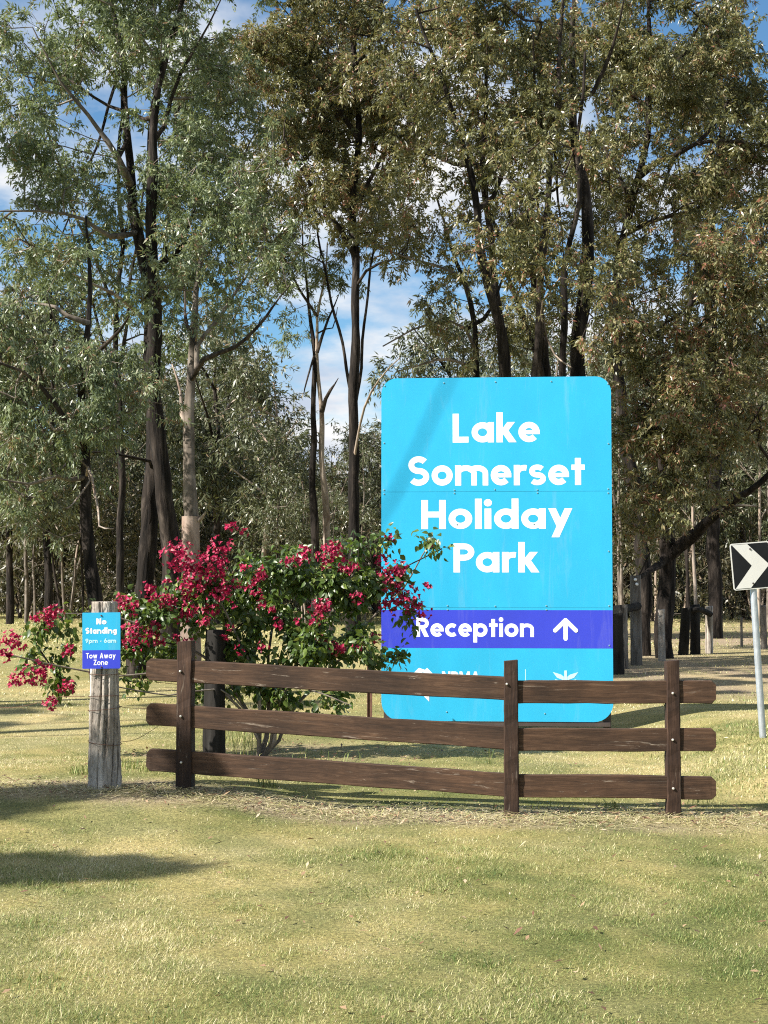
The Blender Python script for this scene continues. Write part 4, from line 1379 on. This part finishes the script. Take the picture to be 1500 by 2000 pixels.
def post_mesh(w0, w1, d, z0_, z1_, seed):
    """a rough sawn post, a little uneven, with a slightly sloped top"""
    g = np.random.default_rng(seed)
    bm = bmesh.new()
    n = 26
    rings = []
    c = .006
    prof = [(-.5, -.5, c, 0), (.5, -.5, -c, 0), (.5, -.5, 0, c), (.5, .5, 0, -c), (.5, .5, -c, 0), (-.5, .5, c, 0), (-.5, .5, 0, -c), (-.5, -.5, 0, c)]
    for i in range(n + 1):
        t_ = i / n
        w = w0 + (w1 - w0) * t_
        z = z0_ + (z1_ - z0_) * t_
        e = g.normal(0, .0012, (8, 2))
        rings.append([bm.verts.new((a * w + da + e[k, 0], b * d + db + e[k, 1], z + (0.008 * a if i == n else 0))) for k, (a, b, da, db) in enumerate(prof)])
    for i in range(n):
        for k in range(8):
            bm.faces.new((rings[i][k], rings[i][(k + 1) % 8], rings[i + 1][(k + 1) % 8], rings[i + 1][k]))
    bm.faces.new(rings[-1]); bm.faces.new(rings[0][::-1])
    me = bpy.data.meshes.new('post'); bm.to_mesh(me); bm.free()
    me.materials.append(M['fpost'])
    return bpy.data.objects.new('post', me)


def rail_mesh(L, hgt, th, seed, cham_l, cham_r):
    """board along +x from 0 to L, its ends cut off at the corners where asked"""
    g = np.random.default_rng(seed)
    xs = sorted(set([0, .027, .06, L - .06, L - .027, L] + list(np.linspace(.1, L - .1, max(6, int(L / .12))))))
    bm = bmesh.new(); rings = []
    c = .005
    b1, b2, b3 = g.normal(0, .0014, 3)
    for x in xs:
        k = hgt / 2
        if cham_l and x < .06: k = hgt / 2 - .027 * max(0, 1 - x / .027)
        if cham_r and x > L - .06: k = hgt / 2 - .027 * max(0, 1 - (L - x) / .027)
        m = b1 * math.sin(3 * x + seed) + b2 * math.sin(7 * x)
        e = g.normal(0, .0010, (8, 2))
        pr = [(-th / 2 + c, -k), (th / 2 - c, -k), (th / 2, -k + c), (th / 2, k - c), (th / 2 - c, k), (-th / 2 + c, k), (-th / 2, k - c), (-th / 2, -k + c)]
        rings.append([bm.verts.new((x, p[0] + e[i, 0], p[1] + m + e[i, 1])) for i, p in enumerate(pr)])
    for i in range(len(xs) - 1):
        for k in range(8):
            bm.faces.new((rings[i][k], rings[i + 1][k], rings[i + 1][(k + 1) % 8], rings[i][(k + 1) % 8]))
    bm.faces.new(rings[0]); bm.faces.new(rings[-1][::-1])
    bmesh.ops.recalc_face_normals(bm, faces=bm.faces)
    me = bpy.data.meshes.new('rail'); bm.to_mesh(me); bm.free()
    me.materials.append(M['rail'])
    return bpy.data.objects.new('rail', me)


angL = math.atan2(POST2.y - POST1.y, POST2.x - POST1.x)
for (b, vt, D, ang, w, sd) in ((POST1, 1252, 10.0, angL, .108, 1), (POST2, 1290, 9.55, angL * .4, .095, 2), (POST3, 1290, 9.5, 0.0, .088, 3)):
    zt = P(700, vt, D).z
    o = post_mesh(w + .008, w - .004, PD, -.25, zt - b.z, sd)
    link(o, fr); place_on(o, b, ang)
# rails: centre lines by depth, front face 11 mm behind the posts' front
TH = .042
off = -PD / 2 + .016 + TH / 2
def rail(pA, pB, hgt, seed, cl, cr):
    d = pB - pA
    o = rail_mesh(d.length, hgt, TH, seed, cl, cr)
    link(o, fr)
    o.location = pA - fo + Vector((0, off, 0))
    o.rotation_euler = (0, -math.asin(d.z / d.length), math.atan2(d.y, d.x))
def on_line(u, A, B):
    a = (u - 750) / FPX
    # intersection of the sight line of column u with the fence line in plan
    dx, dy = B.x - A.x, B.y - A.y
    t_ = (a * A.y - A.x) / (dx - a * dy)
    return A.y + dy * t_
for i, (vl, vr) in enumerate(((1307, 1346), (1394, 1441), (1483, 1533))):
    D0 = on_line(288, POST1, POST2); D1 = on_line(1003, POST1, POST2)
    rail(P(288, vl, D0), P(1003, vr, D1), .153, 10 + i, True, False)
for i, (vl, vr) in enumerate(((1351, 1351.5), (1444, 1444.5), (1534, 1538))):
    D0 = on_line(1006, POST2, POST3); D1 = on_line(1397, POST2, POST3)
    rail(P(1006, vl, D0 + .004), P(1397, vr, D1), .149, 20 + i, False, True)
pb = None
for (u, v, D) in ((352, 1311, 10.0), (353, 1399, 10.0), (354, 1489, 10.0), (990, 1336, 9.55), (1314, 1354, 9.5), (1314, 1445, 9.5), (1315, 1540, 9.5)):
    if pb is None:
        mb = MB(); mb.tube([(0, .004, 0), (0, -.004, 0), (0, -.008, 0), (0, -.010, 0)], [.0085, .0085, .007, .003], 10)
        o = pb = mb.build('bolt', M['bolt'], fr)
    else: o = link(pb.copy(), fr)
    p = P(u, v, D - PD / 2 - .001)
    o.location = p - fo + Vector((0, -.001, 0))

# ------------------------------------------------------------------ round weathered timber posts
def log_mesh(name, h, r0, r1, seed, mat, n=40, m=34, crack=.16, below=.3, top_slope=0.0, lean=(0, 0), bulge=.05, cw=.05, nc=9):
    g = np.random.default_rng(seed)
    th = np.linspace(0, 2 * np.pi, n, endpoint=False)
    zz = np.concatenate([[-below], np.linspace(0, h, m)])
    cr = [(g.random() * 6.28, g.random() * h * .8, h * (.15 + .4 * g.random()), cw * (.6 + 1.4 * g.random())) for _ in range(nc)]
    V = []
    for z in zz:
        t_ = max(0, z) / h
        r = (r0 + (r1 - r0) * t_) * (1 + bulge * np.sin(3 * th + seed + 2 * t_) + .5 * bulge * np.sin(5 * th - 3 * t_ + seed) + .35 * bulge * np.sin(9 * t_ * 3 + th))
        for (a, zc, hh, w) in cr:
            d = np.abs((th - a - .15 * np.sin(z * 4 + a) + np.pi) % (2 * np.pi) - np.pi)
            k = np.clip(1 - abs(z - zc) / hh, 0, 1) ** .5
            r = r - (r0 * crack) * k * np.exp(-(d / (w + .4 * cw)) ** 2)
        r = r + g.normal(0, r0 * .018, n)
        zt = z + (top_slope * np.cos(th) * r if z == zz[-1] else 0)
        V.append(np.stack([np.cos(th) * r + lean[0] * max(z, 0), np.sin(th) * r + lean[1] * max(z, 0), np.full(n, 1.0) * zt], 1))
    V = np.concatenate(V)
    k = len(zz)
    i = (np.arange(k - 1)[:, None] * n + np.arange(n)[None]); j = (np.arange(k - 1)[:, None] * n + (np.arange(n) + 1)[None] % n)
    F = np.stack([i, j, j + n, i + n], -1).reshape(-1, 4)
    V = np.vstack([V, V[-n:].mean(0) + [0, 0, -.006]])
    c = len(V) - 1
    top = np.array([[(k - 1) * n + a, (k - 1) * n + (a + 1) % n, c] for a in range(n)])
    return fast_mesh(name, V, [F, top], mat, smooth_sh=False)


DP = 10.1
bp = P(205, 1540, DP); bp.z = gz(bp.x, DP)
pr = empty('weathered_post', bp)
tag(pr, 'cracked grey round timber post carrying the small no standing notice', 'post')
hp = P(205, 1175, DP).z - bp.z
o = log_mesh('log', hp, .112, .086, 9, M['grey_post'], n=130, m=90, lean=(-.010, 0), crack=.30, cw=.022, nc=20)
o.parent = pr
# wire wound round the post and trailing off it
def wire_pts(pts, n=8):
    pts = [Vector(p) for p in pts]; out = []
    ext = [2 * pts[0] - pts[1]] + pts + [2 * pts[-1] - pts[-2]]
    for i in range(1, len(ext) - 2):
        a, b, c, d = ext[i - 1:i + 3]
        for k in range(n):
            t_ = k / n
            out.append(.5 * (2 * b + (c - a) * t_ + (2 * a - 5 * b + 4 * c - d) * t_ * t_ + (3 * b - a - 3 * c + d) * t_ ** 3))
    return out + [pts[-1]]
for v in (1313, 1360, 1450, 1384):
    z = P(205, v, DP).z - bp.z
    mb = MB()
    mb.tube([(math.cos(a) * .117 - .01 * z, math.sin(a) * .117, z + .012 * math.sin(a + v)) for a in np.linspace(0, 6.2832, 22)], .0022, 5, False)
    mb.build('wire', M['rust'], pr)
for pts in ([(165, 1360, 10.1), (110, 1362, 10.4), (60, 1376, 10.8), (0, 1381, 11.2), (-120, 1360, 12.0)], [(230, 1380, 10.1), (262, 1383, 10.08), (350, 1384, 10.03)],
            [(230, 1450, 10.1), (265, 1444, 10.2), (300, 1424, 10.3), (330, 1400, 10.4)], [(230, 1316, 10.1), (290, 1330, 10.05), (350, 1337, 10.0)]):
    mb = MB(); mb.tube([p - Vector(bp) for p in wire_pts([P(*p) for p in pts])], .0020, 5, False)
    mb.build('wire', M['rust'], pr)

# the small notice
DN = DP - .122
nr = empty('no_standing_notice', P(198, 1306, DN))
tag(nr, 'small cyan and blue no standing tow away notice fixed to the grey post', 'sign')
s_ = DN / FPX
nx_ = lambda u: (u - 198) * s_
nzv = lambda v: (1306 - v) * s_
nr.rotation_euler = (0, R(-.6), 0)
mb = MB(); mb.prism(rounded(nx_(161), nx_(235), nzv(1306), nzv(1197), (.004,) * 4, 3), 0, .003); mb.build('panel', M['cyan'], nr)
mb = MB(); mb.prism(rounded(nx_(161.1), nx_(234.9), nzv(1305.8), nzv(1270), (.004, .004, 0, 0), 3), -.0005, .001); mb.build('violet_band', M['violet'], nr)
for txt, a, b, base, cap, w in (('No', 188, 208, 1220, 11.5, .26), ('Standing', 167, 228, 1238, 11.5, .27), ('9pm - 6am', 167, 227, 1256, 8.5, .22), ('Tow Away', 168, 226, 1286, 10.5, .17), ('Zone', 183, 211, 1299, 10.5, .17)):
    lettering(txt, nx_(a), nx_(b), nzv(base), cap * s_, -.0009, M['white'] if '9' not in txt else M['pale'], nr, w=w, track=.09)
for v in (1203, 1303):
    mb = MB(); mb.tube([(nx_(198), .002, nzv(v)), (nx_(198), -.004, nzv(v)), (nx_(198), -.006, nzv(v))], [.006, .006, .003], 8)
    mb.build('screw', M['rust'], nr)

# charred stump post and picket behind the fence
b = base_at(421, 12.4); b.z = gz(b.x, 12.4)
o = log_mesh('charred_post', P(421, 1230, 12.4).z - b.z, .098, .085, 4, M['char_shade_post'], n=28, m=26)
o.location = b; tag(o, 'black charred timber post standing under the magenta bush', 'post')
b = base_at(722, 14.6); b.z = gz(b.x, 14.6)
mb = MB(); hh = P(722, 1262, 14.6).z - b.z
for a in (90, 210, 330):
    x, y = math.cos(R(a)) * .028, math.sin(R(a)) * .028
    w = Vector((-y, x)).normalized() * .004
    k0 = len(mb.v)
    mb.v += [(-w.x, -w.y, -.2), (w.x, w.y, -.2), (x + w.x, y + w.y, -.2), (x - w.x, y - w.y, -.2), (-w.x, -w.y, hh), (w.x, w.y, hh), (x + w.x, y + w.y, hh), (x - w.x, y - w.y, hh)]
    mb.f += [[k0 + i for i in f] for f in ((0, 3, 2, 1), (4, 5, 6, 7), (0, 1, 5, 4), (1, 2, 6, 5), (2, 3, 7, 6), (3, 0, 4, 7))]
o = mb.build('star_picket', M['rust']); o.location = b
tag(o, 'thin rusty steel picket at the left edge of the big sign', 'picket')

# ------------------------------------------------------------------ old yard posts at the right
def yard_post(u, vt, D, r, mat, label, seed, lean=0.0, slope=.1):
    b = base_at(u, D); b.z = gz(b.x, D)
    o = log_mesh('yard_post', P(u, vt, D).z - b.z, r * 1.04, r * .94, seed, mat, n=22, m=20, lean=(lean, 0), top_slope=slope)
    o.location = b
    tag(o, label, 'post', 'old yard posts')
    return o


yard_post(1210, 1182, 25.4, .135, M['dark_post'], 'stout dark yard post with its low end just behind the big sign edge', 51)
yard_post(1203, 1198, 24.0, .12, M['char_shade_post'], 'short black yard post closest to the big sign edge', 58)
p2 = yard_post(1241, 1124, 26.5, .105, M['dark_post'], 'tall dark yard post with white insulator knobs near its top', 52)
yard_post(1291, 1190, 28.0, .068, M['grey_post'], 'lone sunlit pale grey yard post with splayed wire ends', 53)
yard_post(1333, 1187, 30.4, .105, M['char_shade_post'], 'shade-darkened yard post leaning towards the lone pale post', 54, lean=.08)  # near-black colour stands in for the tree shade on this post
yard_post(1357, 1181, 30.6, .105, M['char_shade_post'], 'upright shade-darkened yard post in the middle of the group of three', 55)  # tree shade put into the colour here too, the timber is not burnt
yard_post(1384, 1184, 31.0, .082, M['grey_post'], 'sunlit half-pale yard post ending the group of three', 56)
yard_post(1447, 1205, 34.0, .03, M['dark_post'], 'thin dark stake standing apart on the far lawn', 57)
yard_post(1490, 1182, 33.0, .075, M['dark_post'], 'brown yard post behind the chevron sign pole', 59)
for (v, du) in ((1131, 0), (1139, 3)):
    pass
def knob(u, v, D):
    p = P(u, v, D) - p2.location
    mb = MB(); mb.tube([(p.x, p.y - .0, p.z), (p.x, p.y - .05, p.z), (p.x, p.y - .075, p.z)], [.02, .03, .014], 8)
    mb.build('insulator', M['white'], p2)
knob(1240, 1132, 26.5 - .08); knob(1243, 1141, 26.5 - .08)
for (pts, r, label) in (([(1218, 1190, 25.5), (1232, 1187, 26.0), (1246, 1184, 26.45)], .075, 'dark round rail bridging the stout post and the insulator post'),
                        ([(1336, 1196, 30.45), (1358, 1190, 30.45), (1372, 1192, 30.7), (1388, 1200, 30.9)], .06, 'dark bent rail lashed across the group of three yard posts')):
    w = [P(*p) for p in pts]
    mb = MB(); mb.tube([p - w[0] for p in wire_pts(w, 4)], r, 10)
    o = mb.build('yard_rail', M['char_shade_post']); o.location = w[0]
    tag(o, label, 'rail')

# ------------------------------------------------------------------ chevron sign
DC = 12.8
bc = P(1490, 1447, DC); bc.z = gz(bc.x, DC)
cr_ = empty('chevron_sign', bc)
tag(cr_, 'black and white chevron sign on a leaning galvanised pole', 'sign')
top = P(1466, 1068, DC)
ax = (top - bc)
mb = MB(); mb.tube([-ax * .06, ax * .5, ax], .030, 16)
mb.build('pole', M['galv'], cr_, smooth_sh=False)
s_ = DC / FPX
lean = math.atan2(ax.x, ax.z)
ctr = P(1467.5, 1105, DC - .04) - bc
pl = empty('plate_tmp', (0, 0, 0)); bpy.data.objects.remove(pl)
def cz(u, v):
    return ((u - 1467.5) * s_, (1105 - v) * s_)
hw, hh = 39 * s_, 45.5 * s_
def plate(name, outline, y0, y1, mat, parent):
    mb = MB(); mb.prism(outline, y0, y1)
    o = mb.build(name, mat, parent)
    return o
bdp = plate('plate', rounded(-hw, hw, -hh, hh, (.022,) * 4, 5), 0, .004, M['offwhite'], cr_)
bdp.location = ctr; bdp.rotation_euler = (0, R(-4.6), R(3))
e_ = 2.2 * s_
plate('black_field', rounded(-hw + e_, hw - e_, -hh + e_, hh - e_, (.016,) * 4, 5), -.0016, -.0004, M['black'], bdp)
ch = [(-hw + e_ * 1.8, hh - e_ * 1.3), (hw * .02, 0), (-hw + e_ * 1.8, -hh + e_ * 1.3), (-hw * .12, -hh + e_ * 1.3), (hw - e_ * 1.6, 0), (-hw * .12, hh - e_ * 1.3)]
plate('chevron', ch[:1] + ch[1:3] + ch[3:], -.0030, -.0020, M['offwhite'], bdp)
for z in (hh * .72, -hh * .75):
    mb = MB(); mb.tube([(0, -.001, z), (0, -.009, z)], .008, 8); mb.build('bolt', M['steel_frame'], bdp)
for z in (hh * .72, -hh * .75):
    mb = MB(); mb.box(-.045, .045, .0045, .022, z - .015, z + .015); mb.build('bracket', M['galv'], bdp)

# ------------------------------------------------------------------ bougainvillea
DB = 12.7
t = Tree(501)
b0 = base_at(525, DB); b0.z = gz(b0.x, DB)
for k, (u0, pts, r0, dp) in enumerate([
    (505, [(508, 1400), (490, 1300), (450, 1200), (400, 1110)], .035, -.3), (520, [(520, 1390), (525, 1280), (540, 1180), (560, 1090)], .04, .2),
    (535, [(540, 1400), (580, 1300), (640, 1200), (690, 1110), (700, 1060)], .038, -.2), (512, [(500, 1410), (430, 1310), (330, 1240), (240, 1200), (130, 1195)], .03, -.5),
    (540, [(560, 1400), (650, 1300), (740, 1200), (790, 1150), (850, 1045)], .03, .5), (515, [(490, 1400), (380, 1310), (250, 1310), (130, 1290), (40, 1260)], .022, -.9),
    (530, [(530, 1420), (560, 1340), (640, 1350), (690, 1370)], .018, -.4), (520, [(490, 1400), (440, 1340), (350, 1350), (260, 1325)], .016, -.8)]):
    t.limb([base_at(u0, DB + .1 * math.sin(k * 2))] + px(pts, DB), r0 * .62, .005, 'stem', 'twig', step=.16, wob=.015, depth=dp)
for k_, (u, v, ru, rv, dens) in enumerate([(380, 1120, 60, 50, 130), (470, 1160, 80, 70, 150), (560, 1140, 80, 80, 150), (640, 1170, 80, 80, 150), (700, 1130, 45, 80, 150), (560, 1240, 120, 60, 150), (670, 1240, 60, 50, 130),
          (430, 1230, 90, 50, 150), (330, 1230, 80, 45, 130), (270, 1250, 50, 45, 100), (130, 1225, 60, 30, 90), (120, 1290, 40, 40, 60), (110, 1350, 30, 25, 50), (480, 1300, 70, 30, 130), (620, 1290, 60, 25, 120),
          (440, 1345, 50, 24, 120), (600, 1355, 80, 22, 130), (520, 1335, 60, 20, 110), (660, 1370, 40, 14, 90), (780, 1130, 30, 45, 70), (800, 1195, 24, 24, 36), (765, 1280, 18, 18, 90), (835, 1070, 16, 25, 100), (760, 1060, 14, 18, 80), (700, 1060, 25, 25, 100), (210, 1190, 40, 20, 70), (280, 1320, 40, 12, 80), (262, 1200, 42, 34, 150), (310, 1275, 55, 25, 130), (60, 1300, 35, 25, 50), (720, 1290, 30, 16, 90)]):
    pblob(t, DB, u, v, ru, rv, dens * 0.66, rd=(.42 if ru > 50 else .12), gather=.12, dz=-.1)
t.grow(up=.1)
ends = t.pos[np.array(t.ends)].copy(); edir = unit(np.array(t.dirs))
root = empty('bougainvillea', b0)
tag(root, 'sprawling bougainvillea with magenta flowers spilling over the fence and sign edge', 'bush')
t.pos[:t.n] -= np.array(b0)
for kind, ids, bark in t.lines: t.wood('stem', [ids], M['twig'], root, lambda r: 8, .06)
kids = {}
for i in range(t.first, t.n): kids.setdefault(int(t.par[i]), []).append(i)
chains, starts = [], [(p, k) for p, ks in kids.items() if p < t.first for k in ks]
while starts:
    p, k = starts.pop(); ch_ = [p, k]
    while kids.get(ch_[-1]):
        nx2 = sorted(kids[ch_[-1]], key=lambda q: -t.rad[q])
        for q_ in nx2[1:]: starts.append((ch_[-1], q_))
        ch_.append(nx2[0])
    chains.append(ch_)
t.rad[t.first:t.n] *= .55
t.wood('branches', chains, M['twig_dark'], root, lambda r: 4)['kind'] = 'stuff'
g = np.random.default_rng(61)
ends -= np.array(b0)
nl = 15
k = np.repeat(np.arange(len(ends)), nl)
tw = unit(edir[k] + g.normal(size=(len(k), 3)) * .8)
base = ends[k] + tw * (.13 * g.random(len(k)))[:, None] - edir[k] * (.12 * g.random(len(k)))[:, None]
ld = unit(tw * .6 + np.array([0, 0, -.7]) + g.normal(size=(len(k), 3)) * .45)
# leaf faces turn to the light
nr_ = unit(g.normal(size=(len(k), 3)) * .6 + np.array([-.35, -.45, .55]))
nr_ = unit(nr_ - ld * np.sum(nr_ * ld, 1, keepdims=True))
sd = np.cross(ld, nr_)
L = (.064 * (.55 + .75 * g.random(len(k)))); W = L * (.58 + .14 * g.random(len(k)))
tn = np.clip(.45 + g.normal(0, .12, len(ends))[k] + g.normal(0, .2, len(k)), 0, 1)
def leaf_verts(base, ld, sd, nr_, L, W):
    l, w = L[:, None], W[:, None]
    return np.stack([base, base + ld * l * .3 + sd * w * .46 + nr_ * w * .14, base + ld * l * .62 + sd * w * .38 + nr_ * w * .12, base + ld * l - nr_ * l * .12,
                     base + ld * l * .62 - sd * w * .38 + nr_ * w * .12, base + ld * l * .3 - sd * w * .46 + nr_ * w * .14, base + ld * l * .5], 1).reshape(-1, 3)
LT = np.array([[0, 1, 6], [1, 2, 6], [2, 3, 6], [3, 4, 6], [4, 5, 6], [5, 0, 6]])
# the large leaves nearest the viewer side become parts, the rest one mass
front = np.argsort(base[:, 1] - 1.2 * L * 10)[:260]
mask = np.ones(len(k), bool); mask[front] = False
idx = np.where(mask)[0]
V = leaf_verts(base[idx], ld[idx], sd[idx], nr_[idx], L[idx], W[idx])
F = (np.arange(len(idx))[:, None, None] * 7 + LT[None]).reshape(-1, 3)
fo_ = fast_mesh('foliage', V, [F], M['leaf_bush'], root, {'tint': np.repeat(tn[idx], 7)}, smooth_sh=True); fo_['kind'] = 'stuff'
one = np.array([[0., 0, 0]])
lv = leaf_verts(one, np.array([[0, 0, -1.]]), np.array([[1., 0, 0]]), np.array([[0, -1., 0]]), np.array([1.]), np.array([.64]))
protos_l = []
for tt in (.25, .4, .5, .6, .75):
    o = fast_mesh('leaf', lv, [LT], M['leaf_bush'], None, {'tint': np.full(7, tt)}, smooth_sh=True)
    protos_l.append(o)
usedl = set()
for q_, i in enumerate(front):
    j = int(np.argmin(np.abs(np.array([.25, .4, .5, .6, .75]) - tn[i])))
    o = protos_l[j] if j not in usedl else link(protos_l[j].copy())
    usedl.add(j)
    o.parent = root
    z_ = -Vector(ld[i]); x_ = Vector(sd[i]); y_ = z_.cross(x_)
    m = Matrix((x_, y_, z_)).transposed()
    o.location = base[i]; o.rotation_mode = 'QUATERNION'; o.rotation_quaternion = m.to_quaternion(); o.scale = (L[i],) * 3
# flower heads
heads = [(350, 1085, 34, 60), (385, 1112, 40, 80), (432, 1072, 26, 26), (372, 1142, 26, 36), (432, 1150, 34, 46), (450, 1030, 11, 8), (290, 1150, 14, 14), (248, 1180, 24, 30), (330, 1175, 18, 22), (298, 1165, 10, 6),
         (92, 1208, 20, 22), (106, 1198, 16, 18), (70, 1205, 10, 6), (22, 1255, 24, 34), (8, 1280, 12, 10), (58, 1322, 28, 36), (86, 1308, 20, 20), (28, 1330, 14, 8), (102, 1372, 14, 14), (130, 1340, 16, 16), (266, 1240, 30, 44), (302, 1232, 18, 20), (132, 1270, 12, 8),
         (596, 1078, 13, 12), (645, 1085, 24, 28), (682, 1108, 18, 18), (625, 1190, 21, 30), (506, 1122, 17, 16), (500, 1160, 10, 6), (757, 1135, 30, 50), (790, 1165, 32, 48), (820, 1192, 22, 24), (772, 1112, 22, 30), (736, 1248, 12, 10), (660, 1265, 14, 12), (835, 1147, 10, 6),
         (762, 1052, 11, 7), (745, 1090, 14, 10), (845, 1060, 8, 5), (418, 1105, 24, 26), (405, 1190, 18, 14), (365, 1195, 16, 14), (560, 1098, 10, 6), (700, 1170, 14, 8), (650, 1068, 14, 10), (480, 1040, 8, 4), (545, 1215, 10, 6), (760, 1180, 24, 26)]
g5 = random.Random(9)
for _ in range(34):
    heads.append((g5.uniform(300, 720), g5.uniform(1060, 1270), g5.uniform(6, 13), g5.randint(3, 7)))
for u, v, r_, n in heads:
    rad = r_ * 1.12 * DB / FPX
    dpth = DB - (.38 if 250 < u < 720 else (.95 if u < 150 else .55 if u < 250 else .05)) - .1 * g.random()
    c = np.array(P(u, v, dpth) - Vector(b0))
    n = int(n * 1.5) + 2
    off_ = unit(g.normal(size=(n, 3))) * (g.random((n, 1)) ** .5) * rad * np.array([1, .8, .85])
    cc = c + off_
    axd = unit(off_ * 1.2 / max(rad, 1e-3) + np.array([-.2, -.6, .3]) + g.normal(size=(n, 3)) * .5)
    Vs = []; ts = []
    for q_ in range(3):
        s1 = unit(np.cross(axd, g.normal(size=(n, 3)) if q_ == 0 else s0))
        if q_ == 0: s0 = s1; e1 = s1; e2 = np.cross(axd, s1)
        a = q_ * 2.094
        rd_ = e1 * math.cos(a) + e2 * math.sin(a)
        tg = np.cross(axd, rd_)
        d = unit(rd_ * .75 + axd * .55)
        nn = np.cross(d, tg)
        Lb = .029 * (.8 + .4 * g.random(n)); Vs.append(leaf_verts(cc, d, tg, nn, Lb, Lb * .78)); ts.append(np.repeat(g.random(n), 7))
    V = np.concatenate(Vs); m_ = len(V) // 7
    F = (np.arange(m_)[:, None, None] * 7 + LT[None]).reshape(-1, 3)
    fast_mesh('flower_head', V, [F], M['bract'], root, {'tint': np.concatenate(ts)})['kind'] = 'stuff'
# rank green tufts at the feet of posts and bush
g = np.random.default_rng(71)
def tuft(x, y, n, h, sp):
    th = g.random(n) * 6.283; rr = sp * np.sqrt(g.random(n))
    bx_, by_ = x + rr * np.cos(th), y + rr * np.sin(th)
    b = np.stack([bx_, by_, zg(bx_, by_) - .005], 1)
    a2 = g.random(n) * 6.283; hh_ = h * (.5 + .6 * g.random(n)); ln = .3 + .8 * g.random(n)
    d = np.stack([np.cos(a2), np.sin(a2), np.zeros(n)], 1); s = np.stack([-np.sin(a2), np.cos(a2), np.zeros(n)], 1) * .0026
    up_ = np.array([0, 0, 1.])
    mid = b + d * (hh_ * .3 * ln)[:, None] + up_ * (hh_ * .6)[:, None]; tip = mid + d * (hh_ * .6 * ln)[:, None] + up_ * (hh_ * .32 * (1.2 - ln))[:, None]
    V = np.stack([b - s, b + s, mid + s * .8, mid - s * .8, tip], 1).reshape(-1, 3); i = np.arange(n)[:, None] * 5
    return V, i + np.array([[0, 1, 2, 3]]), i + np.array([[3, 2, 4]]), np.repeat(np.clip(.26 + g.normal(0, .18, n), 0, 1), 5)
parts = []
for u, v, n, h, sp in ((165, 1535, 70, .12, .12), (300, 1525, 90, .10, .22), (520, 1545, 40, .12, .08), (340, 1535, 30, .1, .08), (480, 1450, 60, .35, .3), (460, 1470, 50, .3, .3), (1370, 1570, 16, .28, .1), (1190, 1578, 40, .09, .08), (960, 1490, 8, .22, .05), (240, 1520, 40, .12, .12), (985, 1583, 30, .08, .1), (600, 1480, 40, .12, .5), (1090, 1580, 30, .08, .2)):
    D = CAMZ / ((v - 1135) / FPX) if v > 1500 or u > 700 else CAMZ / ((v - 1135) / FPX)
    p = P(u, v, D); parts.append(tuft(p.x, D, n, h, sp))
joined('grass_tuft', parts, M['grass'], label='rank green grass tufts at the feet of the posts and bush', cat='grass')
